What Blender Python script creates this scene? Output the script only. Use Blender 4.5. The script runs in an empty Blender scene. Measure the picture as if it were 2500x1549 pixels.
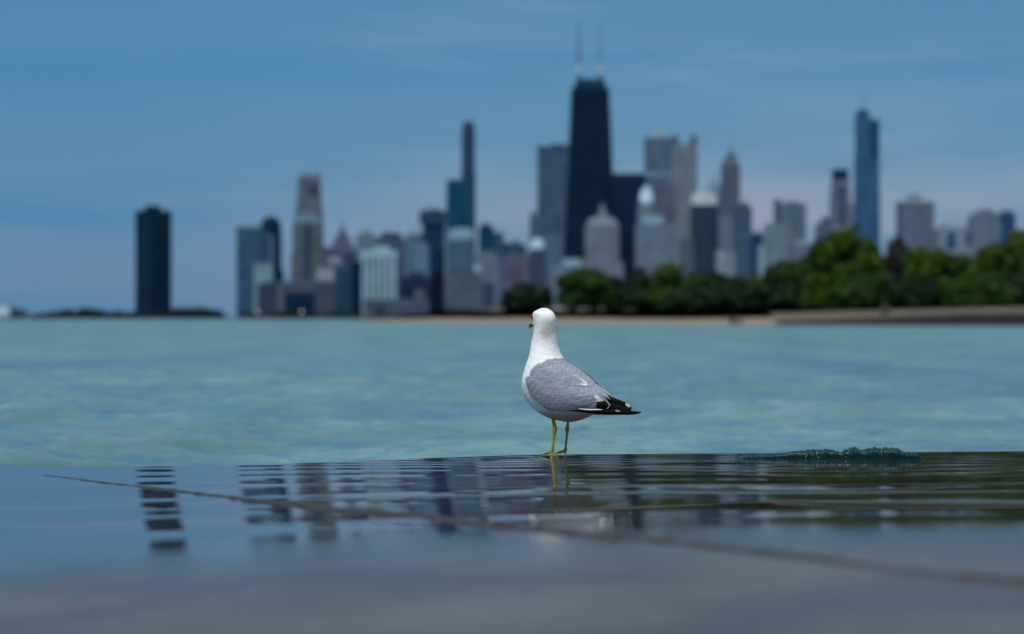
import bpy, math, random
import numpy as np
from mathutils import Vector

random.seed(7)
rng = np.random.default_rng(7)
scene = bpy.context.scene
COL = scene.collection
R = math.radians

# ------------------------------------------------------------------ camera
CAMZ = 0.335            # the photographer crouches low over the wet concrete
F = 5650.0              # focal length in photo pixels (photo is 2500 wide)
HZ = 779.0              # horizon row in the photo
cam = bpy.data.cameras.new('camera')
cam_ob = bpy.data.objects.new('camera', cam)
COL.objects.link(cam_ob)
cam.sensor_width = 36.0
cam.lens = F / 2500.0 * 36.0
cam.shift_y = (HZ - 774.5) / 2500.0
cam.clip_start = 0.05
cam.clip_end = 30000
cam.dof.use_dof = True
cam.dof.focus_distance = 5.62
cam.dof.aperture_fstop = 3.35
cam_ob.location = (0, 0, CAMZ)
cam_ob.rotation_euler = (R(90), 0, 0)
scene.camera = cam_ob

# ------------------------------------------------------------------ light and exposure
SUN_EL, SUN_AZ = 58.0, 200.0       # azimuth clockwise from +Y; the sun is behind the camera, veiled
vs = scene.view_settings
vs.view_transform = 'Standard'; vs.look = 'None'; vs.exposure = 0.0; vs.gamma = 1.0
sun = bpy.data.lights.new('sun', 'SUN')
sun.energy = 3.0; sun.angle = R(12); sun.color = (1.0, 0.97, 0.92)
sun_ob = bpy.data.objects.new('sun', sun); COL.objects.link(sun_ob)
d = Vector((math.sin(R(SUN_AZ)) * math.cos(R(SUN_EL)), math.cos(R(SUN_AZ)) * math.cos(R(SUN_EL)), math.sin(R(SUN_EL))))
sun_ob.rotation_euler = d.to_track_quat('Z', 'Y').to_euler()


def lin(c):
    return tuple(((v / 255.0) / 12.92 if v / 255.0 <= 0.04045 else ((v / 255.0 + 0.055) / 1.055) ** 2.4) for v in c)


class NT:
    """small helper for node trees"""
    def __init__(s, tree):
        s.t = tree; s.n = tree.nodes; s.l = tree.links
        s.n.clear()
    def node(s, typ, **kw):
        nd = s.n.new(typ)
        for k, v in kw.items():
            setattr(nd, k, v)
        return nd
    def link(s, a, b):
        s.l.new(a, b)
    def setin(s, sock, v):
        if hasattr(v, 'is_output') or isinstance(v, bpy.types.NodeSocket):
            s.link(v, sock)
        else:
            sock.default_value = v
    def math(s, op, a, b=0.0, c=None, clamp=False):
        nd = s.node('ShaderNodeMath', operation=op, use_clamp=clamp)
        s.setin(nd.inputs[0], a); s.setin(nd.inputs[1], b)
        if c is not None: s.setin(nd.inputs[2], c)
        return nd.outputs[0]
    def maprange(s, v, a, b, c=0.0, d_=1.0, smooth=True):
        nd = s.node('ShaderNodeMapRange', interpolation_type='SMOOTHSTEP' if smooth else 'LINEAR')
        s.setin(nd.inputs[0], v)
        for i, q in zip((1, 2, 3, 4), (a, b, c, d_)): nd.inputs[i].default_value = q
        return nd.outputs[0]
    def mix(s, f, a, b):
        nd = s.node('ShaderNodeMix', data_type='RGBA')
        s.setin(nd.inputs[0], f)
        for i, v in ((6, a), (7, b)):
            if isinstance(v, bpy.types.NodeSocket): s.link(v, nd.inputs[i])
            else: nd.inputs[i].default_value = tuple(v[:3]) + (1.0,)
        return nd.outputs[2]
    def ramp(s, f, stops):
        nd = s.node('ShaderNodeValToRGB')
        cr = nd.color_ramp
        while len(cr.elements) < len(stops): cr.elements.new(0.5)
        for e, (p, c) in zip(cr.elements, stops):
            e.position = p; e.color = tuple(c) + (1.0,)
        s.link(f, nd.inputs[0])
        return nd.outputs[0]
    def xyz(s, x, y, z):
        nd = s.node('ShaderNodeCombineXYZ')
        for i, v in enumerate((x, y, z)): s.setin(nd.inputs[i], v)
        return nd.outputs[0]
    def noise(s, vec, scale, detail=3.0, rough=0.5):
        nd = s.node('ShaderNodeTexNoise')
        if vec is not None: s.link(vec, nd.inputs['Vector'])
        nd.inputs['Scale'].default_value = scale
        nd.inputs['Detail'].default_value = detail
        nd.inputs['Roughness'].default_value = rough
        return nd.outputs[0]


# ------------------------------------------------------------------ sky: a nearly closed deck of layered blue cloud over a clear sky
world = bpy.data.worlds.new('World'); scene.world = world
world.use_nodes = True
w = NT(world.node_tree)
tc = w.node('ShaderNodeTexCoord')
sp = w.node('ShaderNodeSeparateXYZ'); w.link(tc.outputs['Generated'], sp.inputs[0])
dx, dy, dz = sp.outputs
el = w.math('MAXIMUM', dz, 0.0)
warp = w.noise(w.xyz(w.math('MULTIPLY', dx, 3.0), w.math('MULTIPLY', dz, 14.0), 2.3), 1.0, 2.0)
elw = w.math('ADD', el, w.math('MULTIPLY', w.math('SUBTRACT', warp, 0.5), 0.05))
base = w.ramp(w.maprange(elw, 0.0, 0.16, 0.0, 1.0, False), [
    (0.0, lin((108, 133, 168))), (0.14, lin((113, 140, 173))), (0.34, lin((98, 142, 177))),
    (0.60, lin((87, 140, 179))), (1.0, lin((82, 136, 176)))])
b1 = w.noise(w.xyz(w.math('MULTIPLY', dx, 2.2), w.math('MULTIPLY', w.math('ADD', dz, w.math('MULTIPLY', dx, 0.03)), 42.0), 5.1), 1.0, 3.0, 0.55)
band = w.maprange(b1, 0.47, 0.68)
leftness = w.maprange(dx, 0.05, -0.24)
bandf = w.math('MULTIPLY', band, w.math('ADD', 0.45, w.math('MULTIPLY', leftness, 0.45)))
c1 = w.mix(bandf, base, lin((70, 132, 176)))
c1 = w.mix(w.math('MULTIPLY', leftness, 0.38), c1, lin((70, 128, 172)))
b2 = w.noise(w.xyz(w.math('MULTIPLY', dx, 4.0), w.math('MULTIPLY', dz, 30.0), 9.7), 1.0, 3.0, 0.6)
pale = w.math('MULTIPLY', w.maprange(b2, 0.5, 0.72), w.math('SUBTRACT', 0.34, w.math('MULTIPLY', leftness, 0.20)))
c1 = w.mix(pale, c1, lin((140, 166, 192)))
rose = w.math('MULTIPLY', w.maprange(b2, 0.36, 0.60), w.math('MULTIPLY', w.maprange(elw, 0.075, 0.030), w.maprange(dx, -0.20, 0.16)))
c1 = w.mix(w.math('MULTIPLY', rose, 0.70), c1, lin((168, 166, 176)))
upper = w.noise(tc.outputs['Generated'], 2.5, 4.0, 0.6)
up_col = w.mix(upper, (0.30, 0.43, 0.62), (0.64, 0.73, 0.84))
c1 = w.mix(w.maprange(dz, 0.16, 0.62), c1, up_col)
bg_c = w.node('ShaderNodeBackground'); w.link(c1, bg_c.inputs[0]); bg_c.inputs[1].default_value = 1.0
sky = w.node('ShaderNodeTexSky', sky_type='NISHITA', sun_disc=False)
sky.sun_elevation = R(SUN_EL); sky.sun_rotation = R(SUN_AZ)
bg_s = w.node('ShaderNodeBackground'); w.link(sky.outputs[0], bg_s.inputs[0]); bg_s.inputs[1].default_value = 0.06
mx = w.node('ShaderNodeMixShader'); mx.inputs[0].default_value = 0.92
w.link(bg_s.outputs[0], mx.inputs[1]); w.link(bg_c.outputs[0], mx.inputs[2])
wo = w.node('ShaderNodeOutputWorld'); w.link(mx.outputs[0], wo.inputs[0])

scene.cycles.max_bounces = 8
scene.cycles.volume_bounces = 0
scene.cycles.use_denoising = True
scene.cycles.sample_clamp_indirect = 6.0
world.cycles.sampling_method = 'AUTOMATIC'


# ------------------------------------------------------------------ helpers
def at(px, py, depth):
    """world point seen at photo pixel (px, py) at this distance"""
    return Vector(((px - 1250.0) / F * depth, depth, CAMZ - (py - HZ) / F * depth))

def wx(px, depth): return (px - 1250.0) / F * depth
def wz(py, depth): return CAMZ - (py - HZ) / F * depth

def tag(o, label=None, cat=None, group=None, kind=None):
    if label: o['label'] = label
    if cat: o['category'] = cat
    if group: o['group'] = group
    if kind: o['kind'] = kind
    return o

def mesh_np(name, V, Fc, mat, parent=None, smooth=False, colors=None):
    """V (n,3) array, Fc (m,4) or (m,3) array"""
    me = bpy.data.meshes.new(name)
    V = np.asarray(V, dtype=np.float32); Fc = np.asarray(Fc, dtype=np.int32)
    k = Fc.shape[1]
    me.vertices.add(len(V)); me.vertices.foreach_set('co', V.ravel())
    me.loops.add(Fc.size); me.loops.foreach_set('vertex_index', Fc.ravel())
    me.polygons.add(len(Fc))
    me.polygons.foreach_set('loop_start', np.arange(0, Fc.size, k, dtype=np.int32))
    me.polygons.foreach_set('loop_total', np.full(len(Fc), k, dtype=np.int32))
    me.polygons.foreach_set('use_smooth', np.full(len(Fc), smooth))
    me.update(calc_edges=True); me.validate()
    if colors is not None:
        for cname, arr in colors.items():
            a = me.color_attributes.new(cname, 'FLOAT_COLOR', 'POINT')
            full = np.ones((len(V), 4), dtype=np.float32); full[:, :3] = arr
            a.data.foreach_set('color', full.ravel())
    me.materials.append(mat)
    o = bpy.data.objects.new(name, me); COL.objects.link(o)
    if parent is not None: o.parent = parent
    return o

def grid_faces(nr, nc, wrap=False):
    i = np.arange(nr - 1)[:, None]; j = np.arange(nc if wrap else nc - 1)[None, :]
    a = i * nc + j; b = i * nc + (j + 1) % nc
    return np.stack([a, b, b + nc, a + nc], -1).reshape(-1, 4)

class MB:
    """collects simple solids into one mesh"""
    def __init__(s): s.v = []; s.f = []
    def prism(s, ring0, ring1, cap=True):
        n = len(ring0); o = len(s.v)
        s.v += [tuple(p) for p in ring0] + [tuple(p) for p in ring1]
        for i in range(n):
            j = (i + 1) % n
            s.f.append((o + i, o + j, o + n + j, o + n + i))
        if cap:
            s.f.append(tuple(o + n + i for i in range(n)))
            s.f.append(tuple(o + i for i in reversed(range(n))))
        return s
    def box(s, x0, x1, y0, y1, z0, z1, top=1.0, topy=None):
        cx, cy = (x0 + x1) / 2, (y0 + y1) / 2; hx, hy = (x1 - x0) / 2, (y1 - y0) / 2
        topy = top if topy is None else topy
        r0 = [(x0, y0, z0), (x1, y0, z0), (x1, y1, z0), (x0, y1, z0)]
        r1 = [(cx - hx * top, cy - hy * topy, z1), (cx + hx * top, cy - hy * topy, z1), (cx + hx * top, cy + hy * topy, z1), (cx - hx * top, cy + hy * topy, z1)]
        return s.prism(r0, r1)
    def poly(s, pts, z0, z1, scale=1.0):
        c = np.mean(np.array(pts), 0)
        return s.prism([(x, y, z0) for x, y in pts], [(c[0] + (x - c[0]) * scale, c[1] + (y - c[1]) * scale, z1) for x, y in pts])
    def lathe(s, cx, cy, prof, n=20):
        for (r0, z0), (r1, z1) in zip(prof[:-1], prof[1:]):
            a = [2 * math.pi * i / n for i in range(n)]
            s.prism([(cx + r0 * math.cos(t), cy + r0 * math.sin(t), z0) for t in a], [(cx + r1 * math.cos(t), cy + r1 * math.sin(t), z1) for t in a], cap=(z1 == prof[-1][1] or z0 == prof[0][1]))
        return s
    def build(s, name, mat, parent=None, smooth=False):
        me = bpy.data.meshes.new(name); me.from_pydata(s.v, [], s.f); me.update()
        if smooth:
            for p in me.polygons: p.use_smooth = True
        me.materials.append(mat)
        o = bpy.data.objects.new(name, me); COL.objects.link(o)
        if parent is not None: o.parent = parent
        return o

def new_mat(name):
    m = bpy.data.materials.new(name); m.use_nodes = True
    t = NT(m.node_tree)
    out = t.node('ShaderNodeOutputMaterial'); p = t.node('ShaderNodeBsdfPrincipled')
    t.link(p.outputs[0], out.inputs[0])
    return m, t, p

def simple_mat(name, col, rough=0.6, spec=0.5, var=0.12, scale=6.0, metallic=0.0, bump=0.0):
    m, t, p = new_mat(name)
    tcn = t.node('ShaderNodeTexCoord')
    n = t.noise(tcn.outputs['Object'], scale, 4.0, 0.6)
    c = t.mix(n, tuple(v * (1 - var) for v in col), tuple(min(1, v * (1 + var)) for v in col))
    t.link(c, p.inputs['Base Color'])
    p.inputs['Roughness'].default_value = rough
    p.inputs['Specular IOR Level'].default_value = spec
    p.inputs['Metallic'].default_value = metallic
    if bump:
        bn = t.node('ShaderNodeBump'); bn.inputs['Strength'].default_value = bump; bn.inputs['Distance'].default_value = 0.01
        t.link(n, bn.inputs['Height']); t.link(bn.outputs[0], p.inputs['Normal'])
    return m

def smoothstep(a, b, x):
    t = np.clip((x - a) / (b - a), 0, 1)
    return t * t * (3 - 2 * t)

# ------------------------------------------------------------------ pavement: concrete ledge under a sheet of water
SL = 0.010                                     # the ledge falls gently to the lake
EDGE_X = np.array([-6, -3, -1.9, -1.35, -0.95, -0.6, -0.3, 0.05, 0.6, 1.31, 2.2, 6])
EDGE_Y = np.array([5.9, 5.7, 5.55, 5.36, 5.20, 5.22, 5.45, 5.72, 5.80, 5.93, 6.1, 6.4])
def edge_y(x):
    xs = np.linspace(-6, 6, 1201)
    ys = np.interp(xs, EDGE_X, EDGE_Y)
    k = np.exp(-np.linspace(-2.5, 2.5, 61) ** 2); k /= k.sum()
    ys = np.convolve(np.pad(ys, 30, mode='edge'), k, mode='valid')
    return np.interp(x, xs, ys)

def vnoise(x, y, seed=0):
    """smooth value noise, numpy"""
    xi = np.floor(x).astype(np.int64); yi = np.floor(y).astype(np.int64)
    fx = x - xi; fy = y - yi
    fx = fx * fx * (3 - 2 * fx); fy = fy * fy * (3 - 2 * fy)
    def h(a, b):
        n = (a * 374761393 + b * 668265263 + seed * 974634721) & 0x7fffffff
        n = ((n ^ (n >> 13)) * 1274126177) & 0x7fffffff
        return ((n ^ (n >> 16)) & 0xffff) / 65535.0
    return (h(xi, yi) * (1 - fx) + h(xi + 1, yi) * fx) * (1 - fy) + (h(xi, yi + 1) * (1 - fx) + h(xi + 1, yi + 1) * fx) * fy

# ripple phase: wavelength grows from the lip towards the camera
_yy = np.linspace(1.0, 7.0, 6001)
_lam = np.interp(_yy, [1.0, 3.0, 3.6, 4.2, 4.7, 5.1, 5.4, 7.0], [0.66, 0.58, 0.50, 0.34, 0.24, 0.16, 0.11, 0.09])
_ph = np.concatenate([[0], np.cumsum(2 * math.pi / _lam[:-1] * np.diff(_yy))])

# mean fall of the ledge towards the lake: the slab is crowned, flatter behind; steeper on the right of the joint
def _fall(ds, ss):
    sl = np.interp(_yy, ds, ss)
    h = np.concatenate([[0], np.cumsum(sl[:-1] * np.diff(_yy))])
    return np.interp(5.7, _yy, h) - h
_HR = _fall([1.0, 1.9, 2.5, 3.0, 3.6, 4.6, 5.7, 7.0], [0.0, 0.002, 0.018, 0.033, 0.033, 0.026, 0.019, 0.014])
_HL = _fall([1.0, 1.9, 2.5, 3.0, 3.6, 4.6, 5.4, 7.0], [0.001, 0.003, 0.006, 0.0105, 0.0105, 0.006, 0.003, 0.003])

def film_z(x, y):
    q = smoothstep(-1.15, 0.45, x)
    z = np.interp(y, _yy, _HL) * (1 - q) + np.interp(y, _yy, _HR) * q
    yo = y + 0.16 * (vnoise(x * 0.9 + 3, y * 0.8, 3) - 0.5) + 0.05 * (vnoise(x * 2.7 + 3, y * 2.8, 13) - 0.5) + 0.012 * x
    ph = np.interp(yo, _yy, _ph) + 3.6 * vnoise(x * 0.35 + 2, y * 1.9, 31) + 1.6 * vnoise(x * 1.3 + 7, y * 4.1, 33)
    lam = np.interp(y, _yy, _lam)
    slope = np.interp(y, [1.5, 2.2, 2.7, 3.1, 4.6, 5.3, 5.8], [0.0, 0.0006, 0.0050, 0.0100, 0.0100, 0.0060, 0.002])
    slope = slope * (0.92 - 0.12 * smoothstep(-0.25, 0.7, x))
    amp = slope * lam / (2 * math.pi)
    mod = 0.10 + 1.8 * vnoise(x * 0.8 + 11, y * 3.7, 5) * (0.5 + vnoise(x * 2.3 + 1, y * 6.0, 25))
    z = z + amp * mod * (np.sin(ph) + 0.30 * np.sin(2.17 * ph + 7.5 * vnoise(x * 1.6, y * 1.2, 8)))
    # fine ripples near the lip
    fine = np.interp(y, [4.6, 5.2, 6.0], [0.0, 0.00006, 0.00012]) * (0.6 + 1.2 * smoothstep(0.7, 1.3, x))
    z = z + fine * (vnoise(x * 7 + 5, y * 34, 21) - 0.5) * 2.0
    # the film swells a little round the gull's feet
    for fx, fy in ((0.098, 5.615), (0.130, 5.652)):
        z = z + 0.0011 * np.exp(-(((x - fx) / 0.030) ** 2 + ((y - fy) / 0.045) ** 2))
    return z

def ground_at(px, row):
    """point of the wet ledge seen at a photo pixel"""
    ys = np.linspace(6.2, 1.2, 5001); xs = (px - 1250.0) / F * ys
    r_ = HZ + (CAMZ - film_z(xs, ys)) / ys * F
    k = int(np.argmax(r_ >= row))
    return np.array([xs[k], ys[k]])

def pavement_material():
    m, t, p = new_mat('wet_concrete')
    tcn = t.node('ShaderNodeTexCoord'); geo = t.node('ShaderNodeNewGeometry')
    sp_ = t.node('ShaderNodeSeparateXYZ'); t.link(geo.outputs['Position'], sp_.inputs[0])
    X, Y, Z = sp_.outputs
    n1 = t.maprange(t.noise(geo.outputs['Position'], 2.4, 5.0, 0.62), 0.32, 0.68)
    n2 = t.noise(geo.outputs['Position'], 45.0, 5.0, 0.65)
    n3 = t.noise(geo.outputs['Position'], 5.0, 4.0, 0.6)
    c = t.mix(n1, (0.048, 0.050, 0.050), (0.118, 0.117, 0.108))
    c = t.mix(t.math('MULTIPLY', n2, 0.5), c, (0.05, 0.05, 0.05))
    edge = t.math('ADD', Y, t.math('MULTIPLY', t.math('SUBTRACT', n3, 0.5), 0.5))
    wet = t.maprange(edge, 2.25, 3.15)                  # 0 = merely damp, 1 = under water
    c = t.mix(t.math('MULTIPLY', wet, 0.62), c, (0.012, 0.014, 0.016))     # soaked concrete is darker
    t.link(c, p.inputs['Base Color'])
    rough = t.math('ADD', t.math('MULTIPLY', t.math('SUBTRACT', 1.0, wet), 0.34), 0.012)
    t.link(rough, p.inputs['Roughness'])
    t.link(t.math('ADD', 0.22, t.math('MULTIPLY', wet, 0.28)), p.inputs['Specular IOR Level'])
    p.inputs['IOR'].default_value = 1.36
    bn = t.node('ShaderNodeBump'); bn.inputs['Distance'].default_value = 0.002
    t.link(t.math('MULTIPLY', t.math('SUBTRACT', 1.0, wet), 0.35), bn.inputs['Strength'])
    t.link(n2, bn.inputs['Height']); t.link(bn.outputs[0], p.inputs['Normal'])
    return m

M_PAVE = pavement_material()
def build_pavement():
    xs = np.concatenate([np.linspace(-6, -1.75, 40)[:-1], np.linspace(-1.75, 1.75, 190), np.linspace(1.75, 6, 40)[1:]])
    ye = edge_y(xs)
    yfix = np.concatenate([np.linspace(-6, 1.6, 20)[:-1], np.linspace(1.6, 2.6, 120)[:-1], np.linspace(2.6, 4.9, 540)])
    t_end = np.linspace(0, 1, 170)[1:]
    rows = []
    for y in yfix: rows.append(np.full_like(xs, y))
    for q in t_end: rows.append(4.9 + (ye - 4.9) * q)
    Y = np.array(rows); X = np.broadcast_to(xs, Y.shape).copy()
    Z = film_z(X, Y)
    # round lip over into a vertical wall
    lipr = 0.018
    LX, LY, LZ = [], [], []
    zl = Z[-1]
    for a in np.linspace(0, math.pi / 2, 9)[1:]:
        LX.append(xs); LY.append(ye + lipr * math.sin(a)); LZ.append(zl - lipr * (1 - math.cos(a)))
    LX.append(xs); LY.append(ye + lipr + 0.01); LZ.append(np.full_like(xs, -1.4))
    V = np.stack([np.vstack([X, LX]), np.vstack([Y, LY]), np.vstack([Z, LZ])], -1)
    nr, nc = V.shape[:2]
    o = mesh_np('pavement', V.reshape(-1, 3), grid_faces(nr, nc), M_PAVE, smooth=True)
    tag(o, kind='structure')
build_pavement()

def resample(poly, n, smooth=2):
    p = np.asarray(poly, float); d_ = np.concatenate([[0], np.cumsum(np.hypot(*np.diff(p, axis=0).T))])
    t = np.linspace(0, d_[-1], n)
    q = np.stack([np.interp(t, d_, p[:, 0]), np.interp(t, d_, p[:, 1])], -1)
    k = np.array([1, 2, 3, 2, 1.]) / 9
    for _ in range(smooth):
        for c_ in (0, 1): q[:, c_] = np.convolve(np.pad(q[:, c_], 2, mode='reflect', reflect_type='odd'), k, mode='valid')
    return q

# expansion joint: a raised, pebbly strip of old filler crossing the slab
def build_joint():
    m = simple_mat('joint_filler', (0.034, 0.033, 0.033), 0.75, 0.3, 0.8, 60.0, bump=0.5)
    n = 420
    p0, p1 = ground_at(110, 1161), ground_at(2420, 1416)
    d_ = (p1 - p0) / np.linalg.norm(p1 - p0); nrm = np.array([-d_[1], d_[0]])
    kp = [ground_at(*p) for p in ((110, 1161), (359, 1190), (717, 1231), (1127, 1272), (1332, 1297), (1742, 1340), (2120, 1383), (2500, 1427))]
    kp.append(kp[-1] + (kp[-1] - kp[-3]) * 1.1)
    line = resample(kp, n, 60)
    prof = [(-1.0, -0.3), (-0.8, 0.55), (-0.35, 1.0), (0.25, 0.95), (0.75, 0.5), (1.0, -0.3)]
    V = []
    for i in range(n):
        q = i / (n - 1)
        c = line[i] + nrm * (0.012 * (vnoise(np.array(q * 30.0), np.array(1.0), 4) - 0.5))
        fade = min(1.0, q * 9.0)
        hw = (0.003 + 0.010 * min(1.0, q * 2.2) + 0.006 * max(0.0, q - 0.45)) * (0.7 + 0.6 * float(vnoise(np.array(q * 70.0), np.array(0.0), 2)))
        hh = (0.0008 + 0.0036 * min(1.0, q * 3.0)) * (0.45 + 0.95 * float(vnoise(np.array(q * 110.0), np.array(5.0), 6)))
        for a, b in prof:
            x, y = c + nrm * a * hw
            V.append((x, y, float(film_z(np.array(x), np.array(y))) + b * hh))
    o = mesh_np('expansion_joint', np.array(V), grid_faces(n, len(prof)), m, smooth=True)
    tag(o, kind='structure')
build_joint()

# ------------------------------------------------------------------ lake
LAKE = -0.20
DS = 0.82               # the right shore lies a little nearer than the list below
def lake_material():
    m, t, p = new_mat('lake_water')
    geo = t.node('ShaderNodeNewGeometry')
    n0 = t.maprange(t.noise(geo.outputs['Position'], 0.8, 4.0, 0.6), 0.3, 0.7)
    c = t.mix(n0, (0.060, 0.145, 0.152), (0.120, 0.230, 0.226))
    mpw = t.node('ShaderNodeMapping'); t.link(geo.outputs['Position'], mpw.inputs[0]); mpw.inputs['Scale'].default_value = (1.0, 0.35, 1.0)
    nw = t.noise(mpw.outputs[0], 1.9, 3.0, 0.55)
    mpf = t.node('ShaderNodeMapping'); t.link(geo.outputs['Position'], mpf.inputs[0]); mpf.inputs['Scale'].default_value = (0.55, 0.055, 1.0)
    nf = t.noise(mpf.outputs[0], 1.0, 4.0, 0.6)
    c = t.mix(t.maprange(nf, 0.46, 0.66, 0.0, 0.75), c, (0.046, 0.120, 0.132))
    c = t.mix(t.maprange(nw, 0.60, 0.74, 0.0, 0.75), c, (0.045, 0.115, 0.100))       # dark wave faces painted into the water colour as green patches
    t.link(c, p.inputs['Base Color'])
    sy = t.node('ShaderNodeSeparateXYZ'); t.link(geo.outputs['Position'], sy.inputs[0])
    t.link(t.maprange(sy.outputs[1], 9.0, 50.0, 0.06, 0.42), p.inputs['Roughness'])
    p.inputs['IOR'].default_value = 1.333
    mp = t.node('ShaderNodeMapping'); t.link(geo.outputs['Position'], mp.inputs[0])
    mp.inputs['Scale'].default_value = (1.0, 1.35, 1.0); mp.inputs['Rotation'].default_value = (0, 0, R(20))
    n1 = t.noise(mp.outputs[0], 8.0, 3.0, 0.55)
    n2 = t.noise(mp.outputs[0], 1.1, 3.0, 0.5)
    h = t.math('ADD', t.math('MULTIPLY', n1, 0.018), t.math('MULTIPLY', n2, 0.05))
    bn = t.node('ShaderNodeBump'); bn.inputs['Strength'].default_value = 0.8; bn.inputs['Distance'].default_value = 1.0
    t.link(h, bn.inputs['Height']); t.link(bn.outputs[0], p.inputs['Normal'])
    return m

def build_lake():
    dep = [5.0]
    while dep[-1] < 620: dep.append(dep[-1] * 1.0034)
    dep = np.array(dep + [800, 1200, 2000, 3000, 4500, 6800])
    inner = np.linspace(-0.27, 0.27, 560)
    tanv = np.concatenate([np.linspace(-1.0, -0.27, 26)[:-1], inner, np.linspace(0.27, 1.0, 26)[1:]])
    Y, T = np.meshgrid(dep, tanv, indexing='ij')
    X = Y * T
    Z = np.zeros_like(X)
    r = np.random.default_rng(3)
    for k in range(44):
        lam = 0.10 * (12.0 ** (k / 43.0))
        th = R(-106) + r.normal(0, 0.40)
        kx, ky = math.cos(th) * 2 * math.pi / lam, math.sin(th) * 2 * math.pi / lam
        slope = 0.036 * (1.0 if lam < 0.5 else 0.6 if lam < 0.9 else 0.4)
        amp = slope * lam / (2 * math.pi)
        # drop waves the grid cannot carry at this distance
        vis = np.clip((2 * math.pi / np.maximum(abs(ky) * Y * 0.0034, abs(kx) * Y * 0.001) - 2.6) / 3.0, 0, 1)
        phs = r.uniform(0, 6.28)
        w_ = kx * X + ky * Y + phs + 0.8 * vnoise(X / lam * 0.21 + k, Y / lam * 0.21, k)
        Z += amp * vis * (np.sin(w_) + 0.28 * np.sin(2 * w_ + 1.57))
    grp = 0.15 + 1.9 * vnoise(X * 0.16 + 40, Y * 0.14, 12) ** 1.5 * (0.3 + vnoise(X * 1.1 + 4, Y * 0.6, 15)) + 1.3 * vnoise(X * 2.2 + 14, Y * 1.1, 19) ** 3
    Z = LAKE + Z * grp
    V = np.stack([X, Y, Z], -1).reshape(-1, 3)
    o = mesh_np('lake', V, grid_faces(len(dep), len(tanv)), lake_material(), smooth=True)
    tag(o, kind='structure')
build_lake()

# ------------------------------------------------------------------ land: beach, sea wall terrace, city ground
# shoreline as (photo x, distance)
SHORE = [(3600, 190), (2700, 205), (2250, 228), (1950, 243), (1700, 268), (1450, 305), (1200, 350), (1000, 400), (880, 455), (838, 500)]
def shore_pts():
    p = np.array([[wx(a, b), b] for a, b in [(q[0], q[1] * DS) for q in SHORE]])
    tt = np.linspace(0, len(p) - 1, 160)
    return np.stack([np.interp(tt, np.arange(len(p)), p[:, i]) for i in (0, 1)], -1)

M_SAND = simple_mat('beach_sand', (0.215, 0.175, 0.12), 0.9, 0.2, 0.22, 0.35)
M_GRASS = simple_mat('lawn_grass', (0.022, 0.036, 0.010), 0.9, 0.2, 0.3, 0.5)
M_CITY = simple_mat('city_ground', (0.10, 0.105, 0.11), 0.9, 0.2, 0.2, 0.02)
def build_land():
    sp_ = shore_pts(); n = len(sp_)
    inland = np.array([0.0, 4, 9, 16, 24, 30])
    hts = np.array([LAKE - 0.2, 0.14, 0.50, 0.92, 1.24, 1.29])
    V = []
    for i in range(n):
        x, y = sp_[i]
        j0, j1 = max(0, i - 3), min(n - 1, i + 3)
        dd = sp_[j1] - sp_[j0]; dd /= np.linalg.norm(dd)
        nr = np.array([dd[1], -dd[0]])
        if nr[1] < 0: nr = -nr
        wob = 0.8 + 0.5 * float(vnoise(np.array(i * 0.13), np.array(0.5), 3))
        hs = float(np.interp(y, [190, 270, 330, 420], [1.0, 1.25, 1.45, 1.70]))
        for a, h in zip(inland, hts):
            h = h * hs if h > 0 else h
            q = nr * a * wob
            V.append((x + q[0], y + q[1], h + 0.12 * (float(vnoise(np.array((x + q[0]) * 0.12), np.array((y + q[1]) * 0.12), 9)) - 0.5) * (a > 2)))
    o = mesh_np('beach', np.array(V), grid_faces(n, len(inland)), M_SAND, smooth=True)
    tag(o, kind='structure')
    # lawn behind the beach
    V = []
    for i in range(n):
        x, y = sp_[i]
        hs = float(np.interp(y, [190, 270, 330, 420], [1.0, 1.25, 1.45, 1.70]))
        V.append((x + 1, y + 19, 1.14 * hs)); V.append((x + 6, y + 80, 1.20 * hs)); V.append((x + 60, y + 420, 1.22 * hs))
    o = mesh_np('lawn', np.array(V), grid_faces(n, 3), M_GRASS)
    tag(o, kind='structure')
    # the city's ground reaches past the skyline to the horizon
    pts = [(wx(3600, 260), 700), (wx(880, 560), 760), (wx(860, 1500), 1500), (wx(850, 2050), 2050), (wx(545, 2150), 2150), (wx(545, 2700), 2700),
           (wx(-500, 3000), 3000), (-3300, 3100), (-3300, 7000), (3300, 7000), (3300, 700)]
    mb = MB(); mb.prism([(x, y, -1.0) for x, y in pts], [(x, y, 1.3) for x, y in pts])
    o = mb.build('ground', M_CITY); tag(o, kind='structure')
build_land()

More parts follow.
